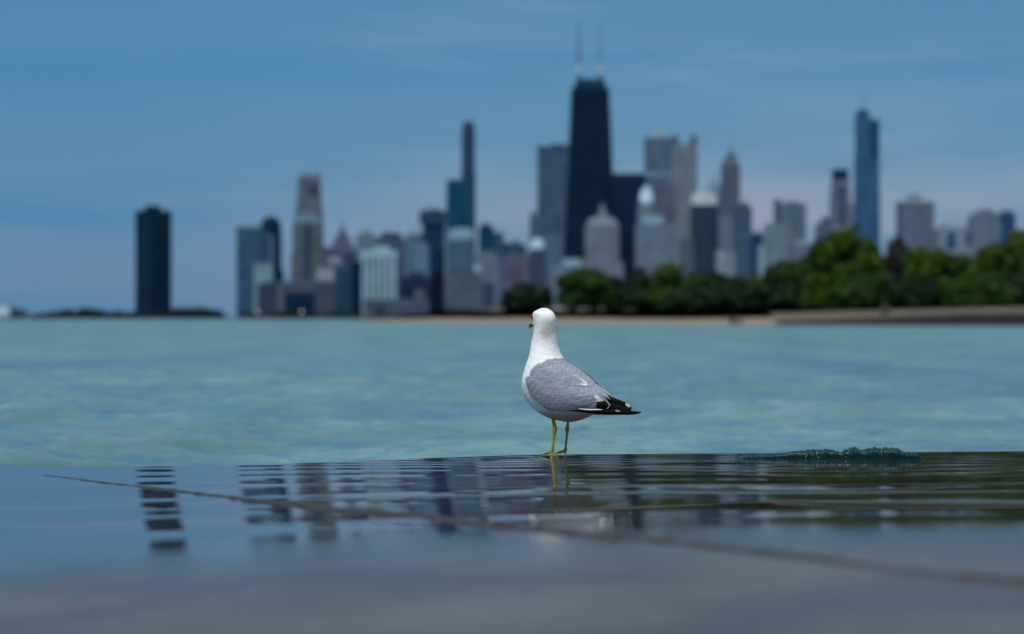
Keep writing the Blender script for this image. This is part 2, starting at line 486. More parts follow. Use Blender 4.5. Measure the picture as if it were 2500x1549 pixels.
# low stone sea wall along the right part of the shore
def build_sea_wall():
    m = simple_mat('sea_wall_stone', (0.020, 0.018, 0.017), 0.85, 0.3, 0.6, 0.8)
    m2 = simple_mat('terrace_stone', (0.115, 0.094, 0.064), 0.9, 0.2, 0.35, 0.4)
    sp_ = shore_pts()
    sel = sp_[sp_[:, 0] > wx(1905, 246 * DS)][::-1]
    n = len(sel); V = []; V2 = []
    for i, (x, y) in enumerate(sel):
        top = 0.10 + 0.66 * min(1, i / 26.0)
        jog = 0.35 * (float(vnoise(np.array(i * 0.9), np.array(2.0), 5)) - 0.5)
        for a, h in ((-2.2, LAKE - 0.4), (-2.0 + jog, 0.1), (-1.6 + jog, top), (1.0, top + 0.02), (1.2, -0.6)):
            V.append((x, y + a, h))
        for a, h in ((1.0, top - 0.1), (1.02, top + 0.05), (4.0, top + 0.20), (9.0, 0.85 + 0.52 * min(1, i / 40.0)), (9.2, 0.7)):
            V2.append((x, y + a, h))
    o = mesh_np('sea_wall', np.array(V), grid_faces(n, 5), m)
    tag(o, 'low dark stone sea wall at the water under the right hand trees', 'sea wall')
    o2 = mesh_np('terrace', np.array(V2), grid_faces(n, 5), m2, smooth=True); tag(o2, kind='structure')
build_sea_wall()

# two dark rocks at the waterline, one post on the terrace
def rock(px, py, dep, w_, h_, label):
    r = np.random.default_rng(int(px))
    nt, nu = 9, 14
    V = []
    dep *= DS; w_ *= DS; h_ *= DS
    c = at(px, py, dep)
    for i in range(nt):
        th = math.pi * i / (nt - 1)
        for j in range(nu):
            a = 2 * math.pi * j / nu
            k = 0.8 + 0.4 * r.random()
            V.append((c.x + w_ * k * math.sin(th) * math.cos(a), c.y + w_ * k * math.sin(th) * math.sin(a), c.z + h_ * (0.5 + 0.5 * math.cos(th)) * (0.9 + 0.2 * r.random())))
    o = mesh_np('rock', np.array(V), grid_faces(nt, nu, True), M_ROCK)
    tag(o, label, 'rock', 'dark rocks on the beach waterline')
M_ROCK = simple_mat('dark_rock', (0.05, 0.045, 0.04), 0.9, 0.3, 0.4, 2.0)
rock(1788, 794, 257, 0.35, 0.85, 'taller of two small dark rocks at the waterline of the beach')
rock(1806, 794, 256, 0.30, 0.62, 'lower of two small dark rocks at the waterline of the beach')
mbp = MB(); c = at(2160, 767, 236 * DS); mbp.lathe(c.x, c.y, [(0.34, c.z - 0.3), (0.34, c.z + 0.62), (0.25, c.z + 0.72), (0.05, c.z + 0.78)], 14)
tag(mbp.build('bollard', M_ROCK), 'short dark round post standing on the sea wall terrace', 'bollard')

# ------------------------------------------------------------------ skyline
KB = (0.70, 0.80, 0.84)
def facade(name, col, dark=0.55, vert=0.0, horiz=3.8, rough=0.5, duty=0.5, glass=False, band=0.0):
    """wall colour crossed by window bays: 'vert' bay width, 'horiz' storey height"""
    m, t, p = new_mat(name)
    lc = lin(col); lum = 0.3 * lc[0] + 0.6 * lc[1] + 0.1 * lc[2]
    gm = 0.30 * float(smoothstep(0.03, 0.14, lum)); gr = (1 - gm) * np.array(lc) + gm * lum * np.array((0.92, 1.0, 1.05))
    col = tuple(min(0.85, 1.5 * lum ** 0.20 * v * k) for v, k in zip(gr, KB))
    dk = tuple(v * dark for v in col)
    tcn = t.node('ShaderNodeTexCoord'); sp_ = t.node('ShaderNodeSeparateXYZ'); t.link(tcn.outputs['Object'], sp_.inputs[0])
    X, Y, Z = sp_.outputs
    mask = None
    if vert:
        fx = t.math('FRACT', t.math('DIVIDE', t.math('ADD', X, Y), vert))
        mask = t.math('GREATER_THAN', fx, duty)
    if horiz:
        fz = t.math('FRACT', t.math('DIVIDE', Z, horiz))
        mz = t.math('GREATER_THAN', fz, 0.45)
        mask = mz if mask is None else t.math('MULTIPLY', mask, mz) if vert < 9 else mask
    n = t.noise(tcn.outputs['Object'], 0.05, 3.0, 0.6)
    n = t.maprange(n, 0.3, 0.7)
    wcol = t.mix(n, tuple(v * 0.76 for v in col), tuple(min(1, v * 1.24) for v in col))
    c = t.mix(mask, wcol, dk)
    t.link(c, p.inputs['Base Color'])
    p.inputs['Roughness'].default_value = 0.12 if glass else rough
    p.inputs['Specular IOR Level'].default_value = 0.7 if glass else 0.07
    return m

BASEZ = 1.3
def root(name, label, cat, px, dep, group=None):
    o = bpy.data.objects.new(name, None); COL.objects.link(o)
    o.location = (wx(px, dep), dep, BASEZ)
    tag(o, label, cat, group)
    return o

class B:
    """one building; local metres, origin at its base centre"""
    def __init__(s, name, label, x0, x1, dep, mat, cat='skyscraper', depth=None, rot=0.0):
        s.dep = dep; s.cx = (x0 + x1) / 2
        s.r = root(name, label, cat, s.cx, dep)
        s.m = mat; s.d = depth or max(18.0, (x1 - x0) / F * dep * 0.8)
        s.x0, s.x1 = x0, x1
        s.r.rotation_euler = (0, 0, R(rot))
    def lx(s, px): return (px - s.cx) / F * s.dep
    def lz(s, py): return wz(py, s.dep) - BASEZ
    def box(s, part, x0, x1, ytop, ybot=None, mat=None, top=1.0, y0=0.0, dy=None, topy=None):
        z0 = 0.0 if ybot is None else s.lz(ybot)
        dy = s.d if dy is None else dy
        mb = MB(); mb.box(s.lx(x0), s.lx(x1), y0, y0 + dy, z0, s.lz(ytop), top, topy)
        return mb.build(part, mat or s.m, s.r)
    def lathe(s, part, px, prof, mat=None, y=None, n=20):
        mb = MB(); mb.lathe(s.lx(px), s.d / 2 if y is None else y, [(rr / F * s.dep, s.lz(py)) for rr, py in prof], n)
        return mb.build(part, mat or s.m, s.r, smooth=True)

fc = facade
M_WHITE = fc('white_cladding', (150, 172, 178), 0.75, 0, 4)
M_ROOF = fc('roof_plant', (84, 98, 112), 0.8, 0, 5)

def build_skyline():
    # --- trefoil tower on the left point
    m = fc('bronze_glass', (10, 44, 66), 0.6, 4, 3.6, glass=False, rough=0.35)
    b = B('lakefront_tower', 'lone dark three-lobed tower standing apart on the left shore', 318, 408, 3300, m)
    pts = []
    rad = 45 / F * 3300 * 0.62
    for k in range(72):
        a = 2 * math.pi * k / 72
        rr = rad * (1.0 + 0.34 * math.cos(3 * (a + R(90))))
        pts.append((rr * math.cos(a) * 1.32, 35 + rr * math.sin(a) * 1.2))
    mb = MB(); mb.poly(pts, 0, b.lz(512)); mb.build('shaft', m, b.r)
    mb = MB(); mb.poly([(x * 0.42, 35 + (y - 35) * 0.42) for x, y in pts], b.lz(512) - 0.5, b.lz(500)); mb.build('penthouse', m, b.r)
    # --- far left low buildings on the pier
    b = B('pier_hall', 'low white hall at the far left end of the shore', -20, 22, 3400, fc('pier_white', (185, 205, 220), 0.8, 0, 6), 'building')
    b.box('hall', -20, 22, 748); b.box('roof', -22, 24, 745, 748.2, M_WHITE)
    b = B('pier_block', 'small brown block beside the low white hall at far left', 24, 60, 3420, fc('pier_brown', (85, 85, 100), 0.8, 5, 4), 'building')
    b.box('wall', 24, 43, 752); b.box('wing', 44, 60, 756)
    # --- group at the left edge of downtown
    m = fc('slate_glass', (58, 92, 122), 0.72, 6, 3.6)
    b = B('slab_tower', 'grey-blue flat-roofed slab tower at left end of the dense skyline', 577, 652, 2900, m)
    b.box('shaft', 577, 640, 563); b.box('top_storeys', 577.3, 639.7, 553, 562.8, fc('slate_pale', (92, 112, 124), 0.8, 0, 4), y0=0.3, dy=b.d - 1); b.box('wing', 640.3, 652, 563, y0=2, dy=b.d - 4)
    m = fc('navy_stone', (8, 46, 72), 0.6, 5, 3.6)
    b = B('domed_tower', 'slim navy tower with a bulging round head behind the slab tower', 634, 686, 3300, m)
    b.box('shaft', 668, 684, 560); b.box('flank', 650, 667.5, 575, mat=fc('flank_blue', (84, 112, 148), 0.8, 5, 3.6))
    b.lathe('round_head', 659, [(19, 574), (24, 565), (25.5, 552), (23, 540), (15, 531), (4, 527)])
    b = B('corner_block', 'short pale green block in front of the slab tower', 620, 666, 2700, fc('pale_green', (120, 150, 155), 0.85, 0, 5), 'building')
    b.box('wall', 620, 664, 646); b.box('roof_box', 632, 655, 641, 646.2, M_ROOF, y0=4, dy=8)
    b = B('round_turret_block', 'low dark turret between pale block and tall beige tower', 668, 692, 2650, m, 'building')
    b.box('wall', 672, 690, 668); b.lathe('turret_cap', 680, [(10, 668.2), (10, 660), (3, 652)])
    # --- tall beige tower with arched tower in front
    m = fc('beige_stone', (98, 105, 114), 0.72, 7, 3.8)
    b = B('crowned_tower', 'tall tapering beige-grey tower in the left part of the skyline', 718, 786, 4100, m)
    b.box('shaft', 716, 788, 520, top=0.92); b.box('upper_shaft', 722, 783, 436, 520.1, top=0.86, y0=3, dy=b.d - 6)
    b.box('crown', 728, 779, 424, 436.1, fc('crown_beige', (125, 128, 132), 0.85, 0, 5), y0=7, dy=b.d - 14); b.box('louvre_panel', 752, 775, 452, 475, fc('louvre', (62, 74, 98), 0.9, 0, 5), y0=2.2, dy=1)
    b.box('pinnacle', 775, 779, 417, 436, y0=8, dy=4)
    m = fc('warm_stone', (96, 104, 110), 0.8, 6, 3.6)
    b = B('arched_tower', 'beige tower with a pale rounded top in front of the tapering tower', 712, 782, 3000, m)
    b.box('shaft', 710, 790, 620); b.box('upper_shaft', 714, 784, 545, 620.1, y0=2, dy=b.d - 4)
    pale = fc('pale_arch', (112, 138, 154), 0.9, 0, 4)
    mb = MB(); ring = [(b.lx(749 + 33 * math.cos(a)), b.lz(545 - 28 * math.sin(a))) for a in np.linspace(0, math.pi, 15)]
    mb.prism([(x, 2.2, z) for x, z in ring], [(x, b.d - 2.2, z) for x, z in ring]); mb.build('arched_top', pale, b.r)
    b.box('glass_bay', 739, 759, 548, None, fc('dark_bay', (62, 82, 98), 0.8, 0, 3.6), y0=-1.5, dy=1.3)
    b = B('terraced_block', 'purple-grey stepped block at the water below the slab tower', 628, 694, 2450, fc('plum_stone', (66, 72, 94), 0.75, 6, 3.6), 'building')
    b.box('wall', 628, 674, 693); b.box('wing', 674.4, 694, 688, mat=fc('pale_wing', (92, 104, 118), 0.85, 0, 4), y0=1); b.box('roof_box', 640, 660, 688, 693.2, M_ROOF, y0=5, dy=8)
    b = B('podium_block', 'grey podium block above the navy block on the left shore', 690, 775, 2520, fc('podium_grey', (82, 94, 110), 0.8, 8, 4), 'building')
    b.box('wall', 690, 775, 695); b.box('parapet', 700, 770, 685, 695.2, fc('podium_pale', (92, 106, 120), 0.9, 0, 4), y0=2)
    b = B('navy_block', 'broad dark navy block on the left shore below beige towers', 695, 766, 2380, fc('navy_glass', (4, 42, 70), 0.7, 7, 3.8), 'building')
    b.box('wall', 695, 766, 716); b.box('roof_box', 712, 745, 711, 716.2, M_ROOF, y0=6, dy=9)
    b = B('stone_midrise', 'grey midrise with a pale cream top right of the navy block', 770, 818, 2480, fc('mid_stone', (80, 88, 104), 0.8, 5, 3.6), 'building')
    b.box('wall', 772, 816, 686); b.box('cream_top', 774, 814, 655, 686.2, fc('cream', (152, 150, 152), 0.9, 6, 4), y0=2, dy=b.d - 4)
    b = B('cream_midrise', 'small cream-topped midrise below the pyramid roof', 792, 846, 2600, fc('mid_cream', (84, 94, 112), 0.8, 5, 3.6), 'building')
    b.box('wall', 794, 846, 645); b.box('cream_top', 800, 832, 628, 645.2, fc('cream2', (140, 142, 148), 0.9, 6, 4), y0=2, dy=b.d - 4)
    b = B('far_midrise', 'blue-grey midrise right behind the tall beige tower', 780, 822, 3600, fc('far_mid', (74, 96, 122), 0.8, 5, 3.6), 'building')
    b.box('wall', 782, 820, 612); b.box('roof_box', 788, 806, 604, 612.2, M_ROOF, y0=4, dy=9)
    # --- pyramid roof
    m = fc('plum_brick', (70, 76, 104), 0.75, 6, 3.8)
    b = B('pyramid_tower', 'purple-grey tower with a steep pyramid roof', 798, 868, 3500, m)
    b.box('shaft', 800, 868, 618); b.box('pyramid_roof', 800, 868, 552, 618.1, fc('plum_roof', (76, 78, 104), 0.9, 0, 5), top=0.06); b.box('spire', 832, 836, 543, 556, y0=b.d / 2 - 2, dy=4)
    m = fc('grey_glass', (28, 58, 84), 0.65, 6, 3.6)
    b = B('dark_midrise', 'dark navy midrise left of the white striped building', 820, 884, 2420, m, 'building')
    b.box('wall', 820, 858, 655, mat=fc('steel_mid', (42, 76, 100), 0.75, 6, 4)); b.box('dark_wing', 858.4, 884, 640, mat=fc('navy_wing', (4, 36, 62), 0.8, 5, 4), y0=-2)
    m = fc('sage_stone', (108, 126, 134), 0.8, 5, 3.8)
    b = B('sage_block', 'greenish-grey tower with a boxed roof right of the pyramid roof', 866, 922, 3700, m)
    b.box('shaft', 868, 922, 576); b.box('roof_box', 880, 908, 563, 576.2, fc('sage_top', (118, 138, 146), 0.9, 0, 4), y0=6, dy=16); b.box('corner_box', 868, 880, 570, 576.2, M_WHITE, y0=4, dy=12)
    b = B('plum_block', 'broad purple-grey tower block above the white striped building', 920, 990, 3450, fc('plum_grey', (78, 90, 116), 0.75, 6, 3.8))
    b.box('shaft', 920, 988, 580); b.box('top_storeys', 930, 976, 568, 580.2, fc('plum_dark', (62, 76, 104), 0.85, 0, 4), y0=4, dy=b.d - 8)
    # --- white building with piers
    m = fc('pier_white_stone', (150, 172, 180), 0.88, 0, 4)
    b = B('white_striped_building', 'bright white building with tall vertical piers above the beach', 882, 970, 2400, fc('pier_gap', (94, 112, 126), 0.8, 0, 3.6))
    b.box('shaft', 884, 968, 628); b.box('top_band', 882, 970, 612, 627.8, m, y0=-1, dy=b.d + 2)
    b.box('roof_box', 914, 950, 602, 612.2, m, y0=4, dy=b.d - 10)
    for x in (884, 899, 914, 929, 944, 959): b.box('pier', x, x + 8.5, 627, mat=m, y0=-1.6, dy=1.4)
    b = B('teal_tower', 'teal-grey tower with a small pale top left of the dark flared tower', 990, 1046, 3600, fc('teal_grey', (82, 112, 134), 0.8, 5, 3.8))
    b.box('shaft', 992, 1044, 572); b.box('roof_box', 1004, 1028, 558, 572.2, M_WHITE, y0=5, dy=14)
    b = B('lavender_block', 'pale blue slab tower in front of the teal-grey tower', 1006, 1048, 2900, fc('lavender', (92, 124, 156), 0.92, 0, 4))
    b.box('shaft', 1008, 1046, 594); b.box('roof_box', 1016, 1036, 588, 594.2, M_ROOF, y0=4, dy=10)
    b = B('dark_low_block', 'dark purple low block right of the white striped building', 972, 1052, 2560, fc('plum_dark2', (44, 54, 80), 0.7, 6, 4), 'building')
    b.box('wall', 976, 1052, 676); b.box('wing', 976.5, 1012, 700, mat=fc('navy_low', (14, 48, 74), 0.8, 5, 4), y0=-2.5, dy=2); b.box('roof_box', 1000, 1036, 664, 676.2, mat=fc('plum_roofbox', (60, 66, 90), 0.8, 0, 4), y0=5, dy=12)
    b = B('grey_apartment_row', 'long low grey apartment row just above the beach', 888, 1048, 2250, fc('low_grey', (86, 98, 112), 0.8, 7, 3.4), 'building')
    b.box('wall', 888, 1046, 730); b.box('centre_block', 1012, 1034, 708, 730.2, fc('pinkish', (104, 106, 118), 0.85, 5, 4), y0=2, dy=b.d - 6); b.box('entrance', 918, 936, 748, mat=fc('entrance_dark', (50, 66, 82), 0.8, 0, 4), y0=-1.5, dy=1.2)
    # --- flared dark tower
    m = fc('ink_glass', (26, 58, 92), 0.7, 6, 3.8)
    b = B('flared_tower', 'dark blue tower wider at its top left of the teal glass tower', 1024, 1088, 3150, m)
    b.box('shaft', 1032, 1086, 545); b.box('flared_top', 1024, 1088, 515, 545.2, fc('ink_top', (52, 78, 106), 0.8, 0, 4), y0=-3, dy=b.d + 6)
    b.box('roof_box', 1040, 1072, 510, 515.2, M_ROOF, y0=6, dy=14)
    b = B('thin_navy_tower', 'thin navy tower in front of the dark flared tower', 1064, 1088, 2700, fc('navy_thin', (6, 44, 70), 0.7, 4, 3.8))
    b.box('shaft', 1066, 1086, 604); b.box('roof_box', 1069, 1080, 598, 604.2, M_ROOF, y0=3, dy=8)
    b = B('front_navy_tower', 'very dark narrow tower standing right above the beach', 1048, 1086, 2200, fc('blackish', (2, 22, 50), 0.7, 4, 3.6))
    b.box('shaft', 1049, 1084, 690); b.box('upper_shaft', 1056, 1083, 664, 690.2, y0=2, dy=b.d - 4)
    # --- teal glass tower and slim tall tower
    m = fc('teal_glass', (2, 78, 104), 0.8, 5, 3.8)
    b = B('teal_glass_tower', 'deep teal glass tower left of the slim tall dark tower', 1090, 1150, 3500, m)
    b.box('shaft', 1090, 1149, 447); b.box('top_storeys', 1092, 1147, 438, 447.2, fc('teal_top', (24, 92, 116), 0.85, 0, 4), y0=2, dy=b.d - 4)
    m = fc('slim_slate', (52, 70, 104), 0.72, 6, 3.8)
    b = B('slim_tower', 'very slim tall dark tower rising behind the teal glass tower', 1125, 1162, 3900, m)
    b.box('shaft', 1126, 1161, 420); b.box('upper_shaft', 1127.5, 1159, 318, 420.2, y0=1.5, dy=b.d - 3)
    b.box('crown', 1130, 1157, 297, 318.2, fc('slim_crown', (62, 70, 98), 0.8, 4, 4), y0=3, dy=b.d - 6)
    b = B('light_topped_tower', 'blue-grey block tower with a bright pale top band below teal glass tower', 1090, 1162, 2800, fc('dusty_blue', (74, 104, 126), 0.82, 6, 3.6))
    b.box('shaft', 1092, 1160, 584); b.box('top_band', 1096, 1156, 562, 584.2, fc('pale_band', (132, 164, 182), 0.92, 0, 4), y0=2, dy=b.d - 4); b.box('roof_box', 1108, 1146, 557, 562.2, M_WHITE, y0=5, dy=12)
    b = B('grey_terrace_block', 'wide grey stepped apartment block just left of the first bush', 1080, 1200, 2300, fc('terrace_grey', (88, 100, 114), 0.8, 7, 3.6), 'building')
    b.box('wall', 1082, 1180, 678); b.box('wing', 1180.4, 1206, 690, mat=fc('terrace_wing', (66, 80, 104), 0.8, 6, 3.6), y0=2); b.box('roof_box', 1090, 1160, 664, 678.2, fc('terrace_top', (84, 94, 106), 0.85, 0, 4), y0=5, dy=16)
    b = B('teal_stepped_tower', 'dark teal stepped tower right of the slim tall tower', 1166, 1232, 3450, fc('deep_teal', (10, 70, 98), 0.75, 5, 3.8))
    b.box('shaft', 1168, 1206, 556); b.box('penthouse', 1174, 1198, 546, 556.2, y0=4, dy=12); b.box('wing', 1206.4, 1230, 568, mat=fc('steel_wing', (54, 88, 118), 0.8, 5, 4), y0=2); b.box('low_wing', 1230.4, 1246, 592, mat=fc('steel_low', (40, 70, 100), 0.8, 5, 4), y0=4)
    b = B('round_grey_block', 'pale grey round-shouldered block below the dark teal tower', 1156, 1222, 2750, fc('dove_grey', (102, 116, 132), 0.85, 6, 3.6), 'building')
    b.box('wall', 1158, 1220, 625); b.box('top_storeys', 1166, 1208, 612, 625.2, y0=3, dy=b.d - 6); b.box('pale_bay', 1157, 1176, 645, 668, M_WHITE, y0=-1.5, dy=1.2)
    b = B('rose_block', 'pinkish grey low block left of the white dome', 1224, 1296, 2900, fc('rose_grey', (98, 102, 120), 0.8, 6, 3.6), 'building')
    b.box('wall', 1226, 1294, 622); b.box('roof_box', 1240, 1268, 612, 622.2, M_ROOF, y0=5, dy=12); b.box('brick_bay', 1244, 1274, 640, 690, fc('brick_bay', (104, 86, 110), 0.85, 5, 4), y0=-1.5, dy=1.2)
    b = B('steel_midrise', 'small blue-grey tower in the gap left of the white dome', 1236, 1288, 3700, fc('gap_blue', (58, 84, 112), 0.8, 5, 4), 'building')
    b.box('wall', 1238, 1286, 597); b.box('roof_box', 1250, 1268, 588, 597.2, mat=fc('gap_top', (44, 78, 100), 0.8, 0, 4), y0=4, dy=12)
    b = B('domed_block', 'grey tower topped by a small white dome left of tapered black tower', 1288, 1338, 2800, fc('dome_grey', (66, 80, 102), 0.78, 5, 3.6))
    b.box('shaft', 1291, 1333, 612); b.lathe('white_dome', 1312, [(18, 612.2), (18, 600), (15, 590), (9, 583), (2, 580)], fc('dome_white', (168, 182, 192), 0.95, 0, 4))
    # --- big slab and the tapered black tower
    b = B('thin_teal_tower', 'thin blue-green tower at the left edge of the big grey slab', 1290, 1314, 3700, fc('thin_teal', (70, 112, 138), 0.8, 5, 3.8))
    b.box('shaft', 1293, 1313, 527); b.box('roof_box', 1296, 1308, 516, 527.2, y0=4, dy=10)
    b = B('grey_slab_tower', 'big grey flat-topped tower close left of tapered black tower', 1310, 1392, 3600, fc('slab_grey', (74, 96, 122), 0.78, 4, 3.8))
    b.box('shaft', 1312, 1390, 366); b.box('top_band', 1311.5, 1390.5, 357, 366.2, fc('slab_top', (62, 82, 106), 0.9, 0, 4), y0=-0.5, dy=b.d + 1); b.box('roof_box', 1345, 1385, 351, 357.2, M_ROOF, y0=10, dy=20)
    b = B('slab_annex', 'pale grey-blue lower tower at the foot of the big grey slab', 1322, 1376, 3050, fc('annex', (88, 108, 132), 0.85, 5, 3.8))
    b.box('shaft', 1324, 1374, 574); b.box('roof_box', 1334, 1362, 568, 574.2, M_ROOF, y0=5, dy=12)
    m = fc('black_steel', (3, 34, 56), 0.72, 8, 3.8, rough=0.4)
    mb_ = fc('black_steel_brace', (6, 42, 66), 1.0, 0, 4)
    b = B('tapered_tower', 'tallest black tapered tower with twin white roof antennas', 1374, 1510, 3300, m)
    xb0, xb1, xt0, xt1 = 1370, 1512, 1396, 1488
    yt, zb = 214, 0.0
    dt = 30.0; db = 50.0; H = b.lz(yt)
    def ringz(z):
        q = z / H
        return (b.lx(xb0) + (b.lx(xt0) - b.lx(xb0)) * q, b.lx(xb1) + (b.lx(xt1) - b.lx(xb1)) * q, 10 * q, db - 10 * q)
    r0, r1 = ringz(0), ringz(H)
    rg = lambda r_, z: [(r_[0], r_[2], z), (r_[1], r_[2], z), (r_[1], r_[3], z), (r_[0], r_[3], z)]
    mb = MB(); mb.prism(rg(r0, 0), rg(r1, H)); mb.build('shaft', m, b.r)
    for k in range(5):                     # the X bracing on the long face
        za, zc = H * k / 5 + 2, H * (k + 1) / 5 - 2
        ra, rc = ringz(za), ringz(zc)
        mb = MB()
        for (xa, xc_) in ((ra[0], rc[1]), (ra[1], rc[0])):
            t_ = 1.6
            mb.prism([(xa - t_, ra[2] - 1.0, za), (xa + t_, ra[2] - 1.0, za), (xa + t_, ra[2] - 0.1, za), (xa - t_, ra[2] - 0.1, za)],
                     [(xc_ - t_, rc[2] - 1.0, zc), (xc_ + t_, rc[2] - 1.0, zc), (xc_ + t_, rc[2] - 0.1, zc), (xc_ - t_, rc[2] - 0.1, zc)])
        mb.build('cross_brace', mb_, b.r)
    mb = MB(); mb.box(b.lx(1400), b.lx(1484), 13, 37, H - 0.2, b.lz(190), 0.76, 0.8); mb.build('mechanical_crown', fc('crown_black', (12, 58, 78), 0.9, 0, 5), b.r)
    for px, ytop in ((1414.5, 46), (1467, 62)):
        mb = MB(); mb.lathe(b.lx(px), 25, [(3.0, b.lz(191)), (2.8, b.lz(156))], 12)
        a = mb.build('antenna', fc('antenna_white', (142, 164, 178), 0.95, 0, 6), b.r, smooth=True)
        mb = MB(); mb.lathe(b.lx(px), 25, [(2.0 if px < 1440 else 1.0, b.lz(156.2)), (1.5 if px < 1440 else 0.6, b.lz(100)), (0.5, b.lz(ytop))], 10)
        mb.build('mast', fc('antenna_mast', (72, 100, 132), 0.9, 0, 8), a)
    # --- cream building with spire in front of it
    m = fc('cream_stone', (116, 122, 134), 0.84, 5, 3.6)
    b = B('spired_building', 'cream stone building with a stub spire in front of tapered black tower', 1424, 1522, 2700, m)
    b.box('base', 1424, 1522, 640); b.box('shaft', 1430, 1512, 548, 640.2, y0=2, dy=b.d - 4); b.box('shoulder', 1432, 1510, 531, 548.2, top=0.74, y0=4, dy=b.d - 8)
    b.box('lantern', 1461, 1484, 512, 531.2, y0=b.d / 2 - 5, dy=10, top=0.8); b.box('spire', 1466, 1478, 494, 512.2, y0=b.d / 2 - 3, dy=6, top=0.3)
    b = B('low_white_block', 'small pale block above the bushes left of the spired building', 1348, 1428, 2500, fc('low_pale', (112, 130, 150), 0.85, 6, 3.6), 'building')
    b.box('wall', 1350, 1426, 648); b.box('top_storeys', 1374, 1420, 632, 648.2, M_WHITE, y0=4, dy=b.d - 8)
    b = B('navy_box_tower', 'dark navy flat-topped tower close right of tapered black tower', 1490, 1578, 3450, fc('midnight', (22, 42, 76), 0.7, 6, 3.8))
    b.box('shaft', 1494, 1575, 434); b.box('top_band', 1493.5, 1575.5, 424, 434.2, fc('midnight_top', (42, 52, 84), 0.85, 0, 4), y0=-0.5, dy=b.d + 1)
    # --- ribbed grey tower and four-turret tower
    m = fc('ribbed_grey', (96, 114, 138), 0.6, 4.5, 0, duty=0.55)
    b = B('ribbed_tower', 'grey vertically ribbed flat-topped tower right of tapered black tower', 1572, 1652, 3700, m)
    b.box('shaft', 1575, 1652, 424, None); b.box('upper_shaft', 1576, 1651, 336, 424.2, y0=1, dy=b.d - 2); b.box('setback_band', 1574, 1653, 420, 434, fc('pale_belt', (118, 136, 158), 0.95, 0, 4), y0=-1.5, dy=b.d + 3); b.box('roof_box', 1590, 1628, 321, 336.2, fc('roof_white', (158, 168, 178), 0.95, 0, 4), y0=8, dy=20)
    m = fc('turret_stone', (122, 130, 136), 0.74, 9.5, 0, duty=0.55)
    b = B('turreted_tower', 'pale beige ribbed tower crowned by four corner turrets', 1638, 1708, 3500, m)
    b.box('shaft', 1638, 1706, 460); b.box('upper_shaft', 1642, 1703, 352, 460.2, y0=2, dy=b.d - 4)
    tm = fc('turret_cap', (84, 98, 112), 0.85, 4, 4)
    for tx in (1644, 1689):
        for ty in (2.5, b.d - 12):
            t_ = b.box('turret', tx, tx + 13, 334, 352.2, tm, y0=ty, dy=9)
            mb = MB(); mb.box(b.lx(tx + 1), b.lx(tx + 12), ty + 1, ty + 8, b.lz(334) - 0.1, b.lz(325), 0.15); mb.build('turret_roof', tm, t_)
    b = B('russet_block', 'reddish-grey block between ribbed tower and turreted tower', 1598, 1652, 3300, fc('russet', (96, 98, 114), 0.78, 5, 3.8))
    b.box('shaft', 1600, 1650, 452); b.box('roof_box', 1610, 1640, 440, 452.2, fc('russet_top', (104, 108, 122), 0.9, 0, 4), y0=5, dy=16)
    m = fc('ivory_stone', (118, 128, 138), 0.8, 5, 3.6)
    b = B('ivory_tower', 'pale stepped tower with a bright white top in front of the navy box tower', 1550, 1606, 2900, m)
    b.box('shaft', 1552, 1604, 560); b.box('upper_shaft', 1558, 1598, 505, 560.2, y0=2, dy=b.d - 4); b.lathe('white_crown', 1580, [(17, 505.2), (17, 480), (13, 464), (5, 455)], fc('crown_white', (182, 194, 198), 0.95, 0, 4), n=8)
    b = B('pale_slab', 'wide pale grey slab with a light roof band above the trees', 1552, 1660, 2650, fc('pale_slab', (108, 122, 134), 0.82, 4.5, 3.6))
    b.box('shaft', 1554, 1658, 546); b.box('roof_band', 1570, 1620, 528, 546.2, fc('slab_band', (142, 160, 176), 0.92, 0, 4), y0=4, dy=b.d - 10)
    b = B('cream_capped_tower', 'dark vertically ribbed tower with a bright cream cap', 1688, 1758, 2800, fc('dark_ribs', (60, 78, 98), 0.45, 7, 0, duty=0.45))
    b.box('shaft', 1691, 1755, 500); b.box('cream_cap', 1690, 1750, 476, 500.2, fc('cream_cap', (190, 188, 178), 0.95, 0, 4), y0=-0.5, dy=b.d - 2); b.box('cap_top', 1698, 1742, 467, 476.2, fc('cream_cap2', (176, 178, 172), 0.95, 0, 4), y0=3, dy=b.d - 9)
    b = B('slate_midrise', 'slate grey midrise below the cream-capped dark tower', 1656, 1694, 2720, fc('slate_mid', (92, 102, 114), 0.8, 5, 3.6), 'building')
    b.box('wall', 1658, 1692, 590); b.box('roof_box', 1664, 1682, 582, 590.2, M_ROOF, y0=4, dy=10)
    b = B('crystal_tower', 'faint distant blue tower with jagged spires behind cream-capped tower', 1716, 1766, 4600, fc('crystal_blue', (78, 116, 150), 0.85, 6, 4))
    b.box('shaft', 1720, 1764, 480)
    for x, yt_ in ((1721, 452), (1732, 432), (1743, 424), (1753, 440)): b.box('spire', x, x + 10, yt_, 480.2, top=0.15, y0=8, dy=14)
    m = fc('brown_stone', (92, 98, 112), 0.74, 6, 3.8)
    b = B('pointed_tower', 'tall brown-grey tower with a pointed green-grey roof', 1762, 1808, 3400, m)
    b.box('shaft', 1763, 1807, 402); b.box('parapet', 1766, 1804, 392, 402.2, fc('parapet_warm', (118, 116, 118), 0.9, 4, 4), y0=1.5, dy=b.d - 3)
    b.box('pyramid_roof', 1770, 1802, 372, 392.2, fc('verdigris', (72, 96, 108), 0.9, 0, 4), top=0.35, y0=3, dy=b.d - 6); b.box('pinnacle', 1782, 1791, 360, 372.2, mat=fc('verdigris2', (66, 92, 108), 0.9, 0, 4), y0=b.d / 2 - 3, dy=6, top=0.3)
